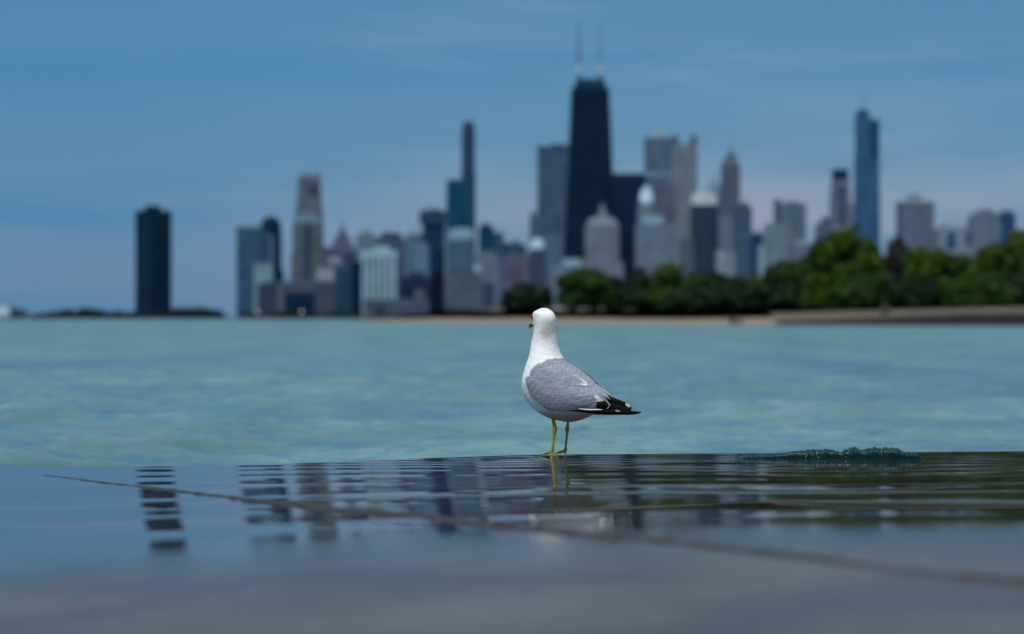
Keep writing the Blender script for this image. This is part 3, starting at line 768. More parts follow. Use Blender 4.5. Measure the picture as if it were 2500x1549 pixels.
    b = B('steel_side_tower', 'blue-grey tower just right of the pointed brown tower', 1800, 1838, 3100, fc('steel_side', (72, 96, 120), 0.8, 5, 3.8))
    b.box('shaft', 1803, 1836, 505); b.box('roof_box', 1808, 1828, 494, 505.2, M_ROOF, y0=4, dy=12)
    b = B('mist_tower', 'pale blue-grey tower in front of the pointed brown tower', 1754, 1794, 2750, fc('mist', (100, 118, 136), 0.85, 5, 3.8))
    b.box('shaft', 1757, 1790, 526); b.box('roof_box', 1762, 1782, 519, 526.2, M_ROOF, y0=4, dy=10)
    b = B('white_midrise', 'narrow whitish midrise just above the trees below pointed tower', 1750, 1796, 2400, fc('whitish', (122, 134, 146), 0.85, 4, 3.6), 'building')
    b.box('wall', 1770, 1794, 618); b.box('white_corner', 1752, 1769.6, 612, None, fc('white_corner', (140, 146, 152), 0.9, 4, 4), y0=3)
    b = B('blue_midrise', 'small saturated blue tower right of the pointed brown tower', 1832, 1872, 3000, fc('royal_blue', (18, 66, 104), 0.8, 5, 3.8))
    b.box('shaft', 1836, 1868, 572); b.box('roof_box', 1842, 1858, 566, 572.2, M_ROOF, y0=4, dy=10)
    b = B('sage_stepped_tower', 'light greenish-grey stepped tower above the right trees', 1858, 1940, 2700, fc('sage_light', (114, 128, 136), 0.82, 4.5, 3.6))
    b.box('shaft', 1866, 1936, 565); b.box('upper_shaft', 1874, 1922, 545, 565.2, y0=3, dy=b.d - 6); b.box('wing', 1856, 1865.6, 600, mat=M_WHITE, y0=2)
    b = B('banded_tower', 'grey horizontally banded tower with one raised corner at right', 1896, 1970, 3300, fc('banded', (104, 122, 138), 0.6, 0, 7.5))
    b.box('shaft', 1906, 1969, 497); b.box('raised_corner', 1896, 1905.6, 487, mat=fc('corner_dark', (76, 98, 116), 0.8, 4, 4)); b.box('roof_box', 1920, 1950, 492, 497.2, M_ROOF, y0=6, dy=14)
    b = B('low_lilac_block', 'low lilac-grey block left of the big round tree', 1932, 1988, 2400, fc('lilac', (104, 112, 130), 0.8, 5, 3.6), 'building')
    b.box('wall', 1934, 1986, 596); b.box('roof_box', 1944, 1966, 588, 596.2, M_WHITE, y0=4, dy=10)
    b = B('steps_block', 'grey two-step block left of the dark-capped tower', 1992, 2032, 3000, fc('steps_grey', (88, 102, 120), 0.8, 5, 3.6), 'building')
    b.box('wall', 1994, 2030, 545); b.box('upper_storeys', 2008, 2030, 530, 545.2, y0=2, dy=b.d - 4)
    # --- dark-capped tower and blue glass tower
    m = fc('capped_stone', (108, 118, 134), 0.8, 6, 3.8)
    b = B('dark_capped_tower', 'tapering grey tower with a dark block cap left of blue glass tower', 2024, 2092, 3300, m)
    b.box('shaft', 2026, 2090, 500, top=0.80); b.box('upper_shaft', 2032, 2079, 440, 500.2, top=0.86, y0=4, dy=b.d - 8)
    b.box('dark_cap', 2036, 2074, 412, 440.2, fc('cap_navy', (26, 54, 84), 0.85, 5, 4), top=0.94, y0=6, dy=b.d - 12); b.box('glass_bay', 2046, 2064, 452, 540, fc('bay_slate', (72, 88, 110), 0.85, 0, 4), y0=-0.6, dy=4)
    m = fc('blue_glass', (42, 98, 138), 0.85, 5, 3.9)
    b = B('blue_glass_tower', 'tall blue glass tower with a notched rounded top at right', 2090, 2150, 3600, m)
    b.box('shaft', 2091, 2149, 470); b.box('middle_shaft', 2092, 2148, 390, 470.2, y0=1.5, dy=b.d - 3)
    b.box('left_shaft', 2094, 2125, 276, 390.2, y0=3, dy=b.d - 6); b.box('right_shaft', 2125.3, 2148, 292, 390.2, mat=fc('blue_deep', (24, 76, 116), 0.85, 5, 3.9), y0=4, dy=b.d - 8)
    b.lathe('crown', 2109, [(14, 276.2), (13, 269), (8, 264)], fc('blue_crown', (30, 84, 124), 0.9, 0, 4)); b.box('mast', 2111.2, 2112.4, 222, 264.5, mat=fc('mast_grey', (90, 120, 150), 0.9, 0, 6), y0=b.d / 2 - 0.5, dy=1)
    # --- right hand buildings
    b = B('banded_block', 'grey horizontally banded block with a small roof box over right trees', 2196, 2284, 2800, fc('banded_block', (112, 122, 138), 0.55, 0, 9))
    b.box('shaft', 2199, 2282, 500); b.box('top_band', 2198.5, 2282.5, 491, 500.2, fc('block_band', (122, 130, 142), 0.95, 0, 4), y0=-0.5, dy=b.d + 1); b.box('roof_box', 2224, 2254, 472, 491.2, fc('block_roof', (138, 146, 152), 0.95, 0, 4), y0=8, dy=14)
    b = B('white_low_tower', 'low white block with blue windows right of the banded block', 2290, 2375, 2700, fc('white_low', (126, 138, 150), 0.9, 8, 4), 'building')
    b.box('wall', 2294, 2370, 556); b.box('upper_storeys', 2306, 2350, 543, 556.2, M_WHITE, y0=3, dy=b.d - 6); b.box('window_strip', 2310, 2334, 566, 606, fc('strip_blue', (58, 88, 124), 0.9, 0, 4), y0=-1.2, dy=1); b.box('window_strip', 2358, 2372, 566, 596, fc('strip_blue2', (62, 88, 120), 0.9, 0, 4), y0=-1.4, dy=1.2)
    m = fc('arch_grey', (106, 118, 132), 0.84, 6, 3.8)
    b = B('round_top_block', 'grey block with a rounded arch top at far right', 2368, 2448, 2900, m)
    b.box('shaft', 2371, 2444, 548)
    mb = MB(); ring = [(b.lx(2407 + 36 * math.cos(a)), b.lz(548.2 - 38 * math.sin(a))) for a in np.linspace(0, math.pi, 17)]
    mb.prism([(x, 1, z) for x, z in ring], [(x, b.d - 1, z) for x, z in ring]); mb.build('arched_top', m, b.r)
    b = B('blue_side_block', 'plain dark blue block at far right beside the arch-topped block', 2440, 2484, 3050, fc('side_blue', (44, 78, 118), 0.85, 5, 3.8))
    b.box('shaft', 2443, 2480, 522); b.box('roof_box', 2450, 2474, 514, 522.2, M_ROOF, y0=4, dy=10)
build_skyline()

# street lamps, lit, on the far shore road
def street_lamp(px, py, dep, label):
    c = at(px, py, dep)
    r = bpy.data.objects.new('street_lamp', None); COL.objects.link(r); r.location = (c.x, dep, BASEZ)
    tag(r, label, 'street lamp', 'lit lamps along the far shore road')
    h = c.z - BASEZ
    MB().lathe(0, 0, [(0.18, 0), (0.10, h - 0.5)], 8).build('post', M_ROOF, r)
    m, t, p = new_mat('lamp_glow')
    p.inputs['Emission Color'].default_value = (1.0, 0.93, 0.85, 1); p.inputs['Emission Strength'].default_value = 2.2
    MB().lathe(0, 0, [(0.1, h - 0.6), (0.5, h - 0.35), (0.6, h), (0.4, h + 0.45), (0.05, h + 0.6)], 12).build('lamp_globe', m, r)
street_lamp(628, 763, 2120, 'lit street lamp at the foot of the slab tower')
street_lamp(736, 762, 2120, 'lit street lamp in front of the broad navy block')

# ------------------------------------------------------------------ trees
def leaf_mat(name, col, var=0.5):
    m, t, p = new_mat(name)
    tcn = t.node('ShaderNodeTexCoord')
    n = t.noise(tcn.outputs['Object'], 0.9, 3.0, 0.6)
    c = t.mix(n, tuple(v * (1 - var) for v in col), tuple(v * (1 + var) for v in col))
    t.link(c, p.inputs['Base Color'])
    p.inputs['Roughness'].default_value = 0.6; p.inputs['Specular IOR Level'].default_value = 0.15
    return m
LEAF = [leaf_mat('foliage_deep', (0.008, 0.022, 0.005)), leaf_mat('foliage_mid', (0.017, 0.046, 0.003)), leaf_mat('foliage_bright', (0.030, 0.066, 0.002)), leaf_mat('foliage_grey', (0.026, 0.027, 0.020))]
M_BARK = simple_mat('bark', (0.02, 0.017, 0.014), 0.9, 0.2, 0.3, 3.0)

def crown_mesh(w_, h_, zc, seed, n=5200, leaf=0.30, sparse=1.0):
    """leaf clumps spread through several overlapping lobes"""
    r = np.random.default_rng(seed)
    L = []
    nl = 13
    for k in range(nl):
        a = r.uniform(0, 2 * math.pi); rr = (r.random() ** 0.5) * 0.62
        zz = r.uniform(-0.70, 0.62)
        s = r.uniform(0.34, 0.52) * (1.0 - 0.25 * abs(zz))
        shrink = math.sqrt(max(0.1, 1 - (zz * 0.95) ** 2))
        L.append((rr * math.cos(a) * shrink, rr * math.sin(a) * shrink, zz, s))
    L.append((0, 0, 0.35, 0.55)); L.append((0, 0, -0.35, 0.6)); L.append((-0.4, 0.2, -0.55, 0.5)); L.append((0.4, -0.1, -0.55, 0.5))
    pts = []; nrm = []
    per = int(n * sparse / len(L))
    for (lx_, ly_, lz_, s) in L:
        dv = r.normal(size=(per, 3)); dv /= np.linalg.norm(dv, axis=1)[:, None]
        rad = s * (0.55 + 0.5 * r.random(per) ** 0.5)
        bump = 0.82 + 0.36 * vnoise(dv[:, 0] * 3 + lx_ * 9, dv[:, 2] * 3 + dv[:, 1] * 2, seed)
        q = np.array([lx_, ly_, lz_]) + dv * (rad * bump)[:, None]
        pts.append(q); nrm.append(dv)
    P = np.vstack(pts); N = np.vstack(nrm)
    P = P * np.array([w_ / 2, w_ / 2, h_ / 2]); P[:, 2] += zc
    keep = P[:, 2] > 0.05
    P, N = P[keep], N[keep]
    N = N + r.normal(0, 0.55, N.shape); N /= np.linalg.norm(N, axis=1)[:, None]
    up = r.normal(size=N.shape)
    T1 = np.cross(N, up); T1 /= np.linalg.norm(T1, axis=1)[:, None]
    T2 = np.cross(N, T1)
    sz = (leaf * r.uniform(0.6, 1.5, len(P)))[:, None]
    V = np.stack([P - T1 * sz - T2 * sz * 0.5, P + T2 * sz * -0.9 + T1 * sz * 0.3, P + T1 * sz + T2 * sz * 0.5, P + T2 * sz * 0.9 - T1 * sz * 0.3], 1).reshape(-1, 3)
    return V, np.arange(len(V)).reshape(-1, 4)

def tree(name, label, px, ytop, wpx, dep, kind, seed, cat='tree', low=0.4, sparse=1.0, group='trees along the right shore'):
    dep = dep * DS; zg = 1.13 * float(np.interp(dep - 22, [190, 270, 330, 420], [1.0, 1.25, 1.45, 1.70]))
    r = bpy.data.objects.new(name, None); COL.objects.link(r)
    r.location = (wx(px, dep), dep, zg)
    tag(r, label, cat, group)
    top = wz(ytop, dep) - zg
    w_ = wpx / F * dep
    hh = top - low
    V, Fc = crown_mesh(w_, hh, low + hh / 2, seed, n=int(2600 + 190 * w_ * hh ** 0.5), leaf=0.20 + 0.012 * w_, sparse=sparse)
    mesh_np('crown', V, Fc, LEAF[kind], r)
    rr = np.random.default_rng(seed)
    mb = MB()
    tr = 0.05 + 0.022 * top
    mb.lathe(0, 0, [(tr * 1.3, -0.3), (tr, 0.5), (tr * 0.75, top * 0.45), (tr * 0.2, top * 0.85)], 8)
    for k in range(5):
        a = rr.uniform(0, 6.28); z0 = top * rr.uniform(0.25, 0.5); l = w_ * 0.33
        p0 = (0, 0, z0); p1 = (l * math.cos(a), l * math.sin(a), z0 + top * 0.25)
        e = tr * 0.4
        mb.prism([(p0[0] + e, p0[1], p0[2]), (p0[0], p0[1] + e, p0[2]), (p0[0] - e, p0[1], p0[2]), (p0[0], p0[1] - e, p0[2])],
                 [(p1[0] + e * .3, p1[1], p1[2]), (p1[0], p1[1] + e * .3, p1[2]), (p1[0] - e * .3, p1[1], p1[2]), (p1[0], p1[1] - e * .3, p1[2])])
    mb.build('trunk', M_BARK, r)
    return r

TREES = [
    # name, label, px, ytop, width px, distance, kind, cat, low, sparse
    ('round_bush', 'wide low dark bush, leftmost of the shore greenery', 1284, 692, 140, 392, 0, 'bush'),
    ('broad_tree', 'dark round tree right of the leftmost bush, below tapered black tower', 1428, 648, 148, 360, 1, 'tree'),
    ('low_bush', 'low dark bush in the gap under the spired building', 1508, 706, 70, 372, 0, 'bush'),
    ('dark_tree', 'blackish tree below the navy box tower', 1560, 652, 76, 345, 0, 'tree'),
    ('broad_tree', 'bright yellow-green topped tree below the wide pale slab', 1634, 636, 112, 325, 2, 'tree'),
    ('broad_tree', 'mid green tree below the cream-capped dark tower', 1708, 662, 104, 318, 1, 'tree'),
    ('low_tree', 'dark flat tree right of the cream-capped tower, under the whitish midrise', 1786, 676, 108, 305, 0, 'tree'),
    ('low_tree', 'dull green low tree left of the small pointed tree', 1848, 684, 80, 300, 1, 'tree'),
    ('pointed_tree', 'small pointed dark tree under the light stepped tower', 1884, 648, 54, 310, 0, 'tree'),
    ('broad_tree', 'mid green tree at the left foot of the big domed tree', 1944, 634, 130, 282, 1, 'tree'),
    ('big_tree', 'biggest domed bright tree, below dark-capped and blue glass towers', 2070, 546, 190, 285, 2, 'tree'),
    ('bare_tree', 'sparse brown-grey leafing tree right of the big domed tree', 2186, 570, 92, 292, 3, 'tree'),
    ('broad_tree', 'bright green tree in front of the banded block', 2262, 610, 128, 278, 2, 'tree'),
    ('broad_tree', 'dark green tree below the low white block with blue windows', 2340, 622, 118, 280, 1, 'tree'),
    ('broad_tree', 'mid green tall tree below the arch-topped block', 2412, 592, 118, 272, 2, 'tree'),
    ('broad_tree', 'tallest tree at the right edge of the photo', 2500, 552, 132, 268, 2, 'tree'),
    ('front_bush', 'bright bush in front of the big domed tree, left side', 2006, 672, 112, 262, 2, 'bush'),
    ('front_bush', 'dark bush in front of the big domed tree, right side', 2108, 668, 104, 260, 1, 'bush'),
    ('front_bush', 'dark front bush under the sparse brown-grey tree', 2206, 668, 100, 257, 0, 'bush'),
    ('front_bush', 'bright front bush under the low white block with blue windows', 2300, 676, 104, 254, 2, 'bush'),
    ('front_bush', 'dark front bush under the arch-topped block', 2396, 664, 104, 250, 1, 'bush'),
    ('front_bush', 'dark front bush at the right edge of the photo', 2486, 668, 110, 247, 0, 'bush'),
    ('front_bush', 'dark front bush left of the big domed tree', 1920, 690, 100, 274, 0, 'bush'),
    ('front_bush', 'dark low bush under the yellow-green topped tree', 1666, 700, 120, 306, 0, 'bush'),
    ('back_tree', 'dark tree set back between the round tree and the blackish tree', 1496, 676, 84, 385, 0, 'tree'),
    ('back_tree', 'dark tree set back behind the mid green tree under the cream-capped tower', 1748, 668, 92, 332, 0, 'tree'),
    ('back_tree', 'green tree set back behind the low trees under the light stepped tower', 1826, 676, 96, 318, 1, 'tree'),
    ('back_tree', 'green tree set back between biggest domed tree and mid green tree at its left foot', 1992, 612, 96, 300, 1, 'tree'),
    ('back_tree', 'dark tree set back behind the sparse brown-grey tree', 2176, 620, 110, 305, 1, 'tree'),
    ('back_tree', 'green tree set back between the banded block tree and the white block tree', 2302, 618, 110, 296, 2, 'tree'),
    ('back_tree', 'green tree set back between arch-topped block tree and tallest right tree', 2456, 600, 110, 290, 1, 'tree'),
    ('front_bush', 'mid green front bush between the two bushes below the biggest domed tree', 2058, 690, 96, 256, 1, 'bush'),
    ('front_bush', 'dark low front bush left of the bright bush under the white block', 2254, 690, 96, 250, 0, 'bush'),
    ('front_bush', 'mid green low front bush just left of the arch-topped block bush', 2350, 686, 96, 247, 1, 'bush'),
    ('front_bush', 'mid green low front bush second from the right edge', 2444, 690, 96, 244, 1, 'bush'),
    ('front_bush', 'dark low bush filling the gap under the small pointed tree', 1880, 700, 110, 288, 0, 'bush'),
    ('front_bush', 'dark low bush under the whitish midrise', 1800, 706, 110, 292, 0, 'bush'),
    ('front_bush', 'dark low bush under the cream-capped tower', 1730, 704, 100, 300, 0, 'bush'),
    ('front_bush', 'dark low bush under the navy box tower', 1596, 704, 110, 330, 0, 'bush'),
]
for i, (nm, lb, px, yt, wp, dp, kd, ct) in enumerate(TREES):
    tree(nm, lb, px, yt, wp, dp, kd, 100 + i, ct, low=0.1 if ct == 'bush' else 0.25, sparse=0.45 if kd == 3 else 1.0)

# far-off woods on the left point and at the foot of downtown: read as one dark mass
def far_woods():
    Vs, Fs, o = [], [], 0
    r = np.random.default_rng(5)
    def blob(px, ytop, wpx, dep, seed):
        nonlocal o
        top = wz(ytop, dep) - BASEZ; w_ = wpx / F * dep
        V, Fc = crown_mesh(w_, top, top * 0.5, seed, n=900, leaf=1.5)
        V = V + np.array([wx(px, dep), dep, BASEZ])
        Vs.append(V); Fs.append(Fc + o); o += len(V)
    k = 0
    for px, yt in ((85, 768), (105, 765), (128, 762), (150, 757), (172, 754), (196, 753), (218, 753), (240, 755), (262, 762), (285, 760), (306, 763), (330, 762), (362, 764), (395, 762), (418, 756), (440, 752), (462, 751), (484, 750), (504, 752), (524, 756), (536, 764)):
        blob(px, yt, 34, 3050 + r.uniform(-40, 60), 300 + k); k += 1
    for px, yt in ((600, 768), (616, 764), (676, 765), (696, 762), (716, 764), (744, 765), (764, 766), (800, 768), (820, 764), (838, 766)):
        blob(px, yt, 28, 2140 + r.uniform(-10, 20), 340 + k); k += 1
    for px, yt in ((20, 776), (50, 775), (0, 777)):
        blob(px, yt, 40, 3060, 340 + k); k += 1
    ob = mesh_np('far_woods', np.vstack(Vs), np.vstack(Fs), LEAF[0])
    tag(ob, 'dark line of far woods along the distant left shore', 'woods', kind='stuff')
far_woods()

# ------------------------------------------------------------------ breaking wavelet on the ledge
def build_wave():
    m, t, p = new_mat('wave_water')
    geo = t.node('ShaderNodeNewGeometry')
    n0 = t.noise(geo.outputs['Position'], 40.0, 3.0, 0.6)
    t.link(t.mix(n0, (0.001, 0.010, 0.010), (0.003, 0.032, 0.029)), p.inputs['Base Color'])
    p.inputs['Roughness'].default_value = 0.42; p.inputs['Specular IOR Level'].default_value = 0.22
    n, prof = 260, 26
    D = 5.46
    x0, x1 = wx(1785, D), wx(2250, D)
    V = []
    for i in range(n):
        q = i / (n - 1); x = x0 + (x1 - x0) * q
        h = np.interp(q, [0, .04, .12, .25, .38, .47, .52, .58, .64, .70, .80, .90, .96, 1.0],
                      [0.0, .007, .011, .014, .020, .026, .024, .020, .027, .024, .025, .022, .018, 0.0])
        h = float(h) * (0.80 + 0.34 * float(vnoise(np.array(q * 26.0), np.array(0.3), 4)) + 0.16 * float(vnoise(np.array(q * 90.0), np.array(1.3), 14)))
        yb = D + 0.02 * math.sin(q * 5.0) - 0.02 * q
        wd = 0.03 + 1.6 * h
        for j in range(prof):
            s = j / (prof - 1)
            # steep front, rounded lip hanging slightly forward, long back
            a = math.pi * s
            yy = yb - 0.5 * h + wd * (s ** 1.7) * 1.6 - 0.35 * h * math.sin(a) * (1 - s)
            zz = h * (math.sin(a ** 0.72 / math.pi ** 0.72 * math.pi)) ** 0.8 if 0 < s < 1 else 0.0
            jit = (float(vnoise(np.array(q * 150 + s * 6), np.array(s * 5.0), 7)) - 0.5) * 0.34 * h
            zg = float(film_z(np.array(x), np.array(yy)))
            V.append((x, yy + jit * 0.6, zg - 0.003 + zz + jit * math.sin(a)))
    o = mesh_np('breaking_wave', np.array(V), grid_faces(n, prof), m, smooth=True)
    tag(o, 'small dark green wavelet curling over the ledge right of the gull', 'wave')
    # white droplets and foam flecks on its face
    r = np.random.default_rng(11); mb = MB()
    for k in range(15):
        q = float(np.clip(r.normal(0.56, 0.09) if k < 30 else r.uniform(0.1, 0.98), 0.05, 0.98))
        x = x0 + (x1 - x0) * q
        h = float(np.interp(q, [0, .12, .38, .47, .64, .90, 1.0], [0.0, .007, .018, .026, .028, .022, 0.0]))
        rr = r.uniform(0.0005, 0.0012); z = float(film_z(np.array(x), np.array(D))) + h * r.uniform(0.1, 0.9)
        y = D - 0.75 * h - 0.004
        mb.lathe(x, y, [(rr * 0.3, z - rr), (rr, z), (rr * 0.3, z + rr)], 6)
    f = mb.build('foam_flecks', simple_mat('foam', (0.8, 0.83, 0.85), 0.4), o, smooth=True)
    tag(f, kind='stuff')
build_wave()

# ------------------------------------------------------------------ the gull
GD = 5.65
K = GD / F / 3.516                       # metres per pixel of the close-up I measured from
PHI = R(40); CS, SN = math.cos(PHI), math.sin(PHI)
GX = wx(1368.1, GD)
def zu(zx): return (np.asarray(zx, float) - 591.0) * K
def zv(zy): return (1388.0 - np.asarray(zy, float)) * K
def fl2uw(f, l): return -CS * f - SN * l, SN * f - CS * l
def place(u, l, v):
    """image-plane u, height v, lateral offset l -> local xyz"""
    f = (-np.asarray(u) - SN * np.asarray(l)) / CS
    return np.stack([np.asarray(u, float) * np.ones_like(f), SN * f - CS * np.asarray(l), np.asarray(v, float) * np.ones_like(f)], -1)

SIL = np.array([  # y, left, right, half-width mm
    [124, 452, 458, 1], [127, 430, 482, 9], [135, 397, 503, 16], [148, 373, 522, 21], [165, 356, 536, 24], [190, 350, 549, 26], [220, 355, 557, 27], [260, 361, 560, 27],
    [300, 364, 562, 27], [340, 361, 564, 28], [380, 350, 567, 29], [420, 342, 572, 31], [460, 336, 580, 34], [500, 329, 592, 38],
    [540, 321, 609, 43], [585, 306, 642, 49], [620, 293, 705, 54], [652, 283, 769, 58], [685, 273, 808, 60], [715, 266, 844, 62], [750, 261, 878, 63], [786, 258, 911, 63],
    [825, 260, 962, 62], [864, 268, 1010, 61], [900, 285, 1000, 59], [940, 308, 980, 56], [980, 342, 930, 51], [1010, 380, 890, 46], [1035, 420, 856, 39], [1058, 462, 820, 31],
    [1080, 520, 770, 22], [1094, 580, 730, 12], [1100, 630, 690, 5]], float)
NL, NT_ = 170, 120
yy_ = np.concatenate([[124, 125.5], np.linspace(127, 1100, NL - 2)])
def sm(a):
    k = np.array([1, 4, 6, 4, 1.]) / 16
    for _ in range(4): a = np.convolve(np.pad(a, 2, mode='reflect', reflect_type='odd'), k, mode='valid')
    return a
LFT = sm(np.interp(yy_, SIL[:, 0], SIL[:, 1])); RGT = sm(np.interp(yy_, SIL[:, 0], SIL[:, 2])); HWD = sm(np.interp(yy_, SIL[:, 0], SIL[:, 3])) * 0.001
rings = []
TH = np.linspace(0, 2 * math.pi, NT_, endpoint=False)
for y, a_l, a_r, b in zip(yy_, LFT, RGT, HWD):
    ul, ur = float(zu(a_l)), float(zu(a_r)); U = max((ur - ul) / 2, 0.0006)
    ph = R(np.interp(y, [330, 480], [58, 40])); cs, sn = math.cos(ph), math.sin(ph)
    b = min(max(b, 0.0005), U * 0.97 / max(sn, 0.7) if U < b else b)
    rear = float(np.interp(y, [560, 760, 1000], [0.0, 0.55, 0.35]))
    co, si = np.cos(TH), np.sin(TH)
    l = b * si * (1 + rear * co * 0.75) / (1 + 0.12 * rear)
    uc = (ul + ur) / 2
    a, f0 = max(U, 0.001), 0.0
    for _ in range(30):
        f = f0 + a * co
        u = -cs * f - sn * l
        mn, mxx = u.min(), u.max()
        a *= np.clip((2 * U) / max(mxx - mn, 1e-6), 0.5, 1.6) ** 0.9
        a = max(a, 0.25 * b)
        f0 += -((uc) - (mn + mxx) / 2) / cs * 0.9
    # recentre laterally on the bird's own axis
    f = f0 + a * co
    u = -cs * f - sn * l; wv = sn * f - cs * l
    wc = -uc * math.tan(PHI)
    wv = wv - (wv.max() + wv.min()) / 2 + wc
    rings.append(np.stack([u, wv, np.full_like(u, float(zv(y)))], -1))
RG = np.array(rings)                       # (NL, NT, 3) local

def in_poly_dist(px, py, poly):
    """signed distance to polygon, positive inside"""
    poly = np.asarray(poly, float); n = len(poly)
    inside = np.zeros(px.shape, bool); dist = np.full(px.shape, 1e9)
    for i in range(n):
        x0, y0 = poly[i]; x1, y1 = poly[(i + 1) % n]
        cond = (y0 > py) != (y1 > py)
        with np.errstate(divide='ignore', invalid='ignore'):
            xi = (x1 - x0) * (py - y0) / (y1 - y0 if y1 != y0 else 1e-9) + x0
        inside ^= cond & (px < xi)
        dx_, dy_ = x1 - x0, y1 - y0
        t = np.clip(((px - x0) * dx_ + (py - y0) * dy_) / (dx_ * dx_ + dy_ * dy_ + 1e-9), 0, 1)
        dist = np.minimum(dist, np.hypot(px - x0 - t * dx_, py - y0 - t * dy_))
    return np.where(inside, dist, -dist)

GREY_POLY = [(338, 655), (368, 612), (420, 590), (480, 566), (540, 552), (600, 551), (640, 545), (700, 540), (1400, 480), (1400, 930), (900, 985), (600, 996), (470, 994), (440, 957),
             (400, 917), (352, 880), (325, 842), (302, 780), (289, 735), (302, 712), (326, 705), (324, 682)]
GREY = np.array(lin((136, 142, 152))); WHITE = np.array((0.80, 0.80, 0.80)); BLACK = np.array((0.004, 0.0038, 0.0038))

def mirror_near(P):
    """far-side points take the plumage of the mirrored near-side point"""
    u, wv = P[..., 0], P[..., 1]
    f = -CS * u + SN * wv; l = -SN * u - CS * wv
    return -CS * f - SN * np.abs(l)

def scallop(zx, zy):
    """overlapping feather rows: each feather darkens towards its tip, with a paler fringe"""
    th = R(38)
    a = zx * math.cos(th) + zy * math.sin(th); b_ = -zx * math.sin(th) + zy * math.cos(th)
    b_ = b_ + 5 * (vnoise(zx * 0.03, zy * 0.03, 71) - 0.5)
    k = np.floor(b_ / 17.0)
    off = np.abs(np.sin(k * 12.9898) * 43758.5453) % 1.0
    fr = (a / 46.0 + off) % 1.0
    return 1.10 - 0.24 * smoothstep(0.15, 0.85, fr) + 0.20 * smoothstep(0.86, 1.0, fr) * 0.8 - 0.12 * np.abs(((b_ / 17.0) % 1.0) - 0.5)

def plumage_body(P):
    u = mirror_near(P)
    zx = u / K + 591; zy = 1388 - P[..., 2] / K
    nz = (vnoise(zx * 0.05, zy * 0.05, 31) - 0.5) * 10 + (vnoise(zx * 0.16, zy * 0.16, 33) - 0.5) * 12
    sd = in_poly_dist(zx, zy, GREY_POLY) + nz
    g = smoothstep(-6, 10, sd)
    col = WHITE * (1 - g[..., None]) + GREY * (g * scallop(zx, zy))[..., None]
    belly_shade = smoothstep(985, 1050, zy + nz * 0.8)[..., None]  # shade under the belly painted into the plumage, with an olive-brown tinge
    col = col * (1 - belly_shade) + col * np.array([0.55, 0.50, 0.42]) * belly_shade
    # dusky wash on the nape and fine streaks behind the eye
    u0 = P[..., 0] / K + 591
    sm_ = np.exp(-(((u0 - 480) / 60) ** 2 + ((zy - 345) / 42) ** 2)) * 1.0 + np.exp(-(((u0 - 500) / 80) ** 2 + ((zy - 275) / 60) ** 2)) * 0.60 + np.exp(-(((u0 - 385) / 25) ** 2 + ((zy - 190) / 14) ** 2)) * 0.35
    sm_ = sm_ * (0.65 + 0.7 * vnoise(u0 * 0.09, zy * 0.07, 41)) * (P[..., 1] < P[..., 1].mean() + 0.5)
    col = col * (1 - np.clip(sm_, 0, 0.7)[..., None] * np.array([0.68, 0.67, 0.68]))
    return col

def feather_material(name, bump=0.35, rough=0.7):
    m, t, p = new_mat(name)
    at_ = t.node('ShaderNodeAttribute', attribute_name='plumage')
    tcn = t.node('ShaderNodeTexCoord')
    mp = t.node('ShaderNodeMapping'); t.link(tcn.outputs['Object'], mp.inputs[0])
    mp.inputs['Rotation'].default_value = (0, R(-32), R(-40)); mp.inputs['Scale'].default_value = (1.0, 2.0, 3.2)
    n1 = t.noise(mp.outputs[0], 34.0, 4.0, 0.6)
    n2 = t.noise(mp.outputs[0], 120.0, 4.0, 0.65)
    v = t.math('ADD', t.math('MULTIPLY', n1, 0.34), t.math('MULTIPLY', n2, 0.18))
    v = t.math('ADD', v, 0.72)
    vm = t.node('ShaderNodeVectorMath', operation='SCALE'); t.link(at_.outputs['Color'], vm.inputs[0]); t.link(v, vm.inputs['Scale'])
    t.link(vm.outputs[0], p.inputs['Base Color'])
    p.inputs['Roughness'].default_value = rough; p.inputs['Specular IOR Level'].default_value = 0.08
    bn = t.node('ShaderNodeBump'); bn.inputs['Strength'].default_value = bump; bn.inputs['Distance'].default_value = 0.004
    t.link(t.math('ADD', n1, t.math('MULTIPLY', n2, 0.4)), bn.inputs['Height']); t.link(bn.outputs[0], p.inputs['Normal'])
    return m
M_FEATHER = feather_material('grey_feathers', 0.55)
M_DOWN = feather_material('body_feathers', 0.10)

def near_w(u, v, off=0.0):
    """depth of the near flank at image position (u, v)"""
    u = np.atleast_1d(u); v = np.atleast_1d(v); out = np.zeros_like(u)
    zrow = RG[:, 0, 2]
    for i in range(len(u)):
        k = np.interp(v[i], zrow[::-1], np.arange(NL)[::-1])
        k0 = int(np.floor(k)); k1 = min(k0 + 1, NL - 1); q = k - k0
        rg = RG[k0] * (1 - q) + RG[k1] * q
        iu0, iu1 = np.argmin(rg[:, 0]), np.argmax(rg[:, 0])
        # near arc: indices between leftmost and rightmost with smaller w
        idx = np.arange(NT_)
        if iu0 < iu1: A = idx[iu0:iu1 + 1]; Bx = np.concatenate([idx[iu1:], idx[:iu0 + 1]])
        else: A = np.concatenate([idx[iu0:], idx[:iu1 + 1]]); Bx = idx[iu1:iu0 + 1]
        arc = A if rg[A, 1].mean() < rg[Bx, 1].mean() else Bx
        s = rg[arc]; s = s[np.argsort(s[:, 0])]
        out[i] = np.interp(u[i], s[:, 0], s[:, 1])
    return out

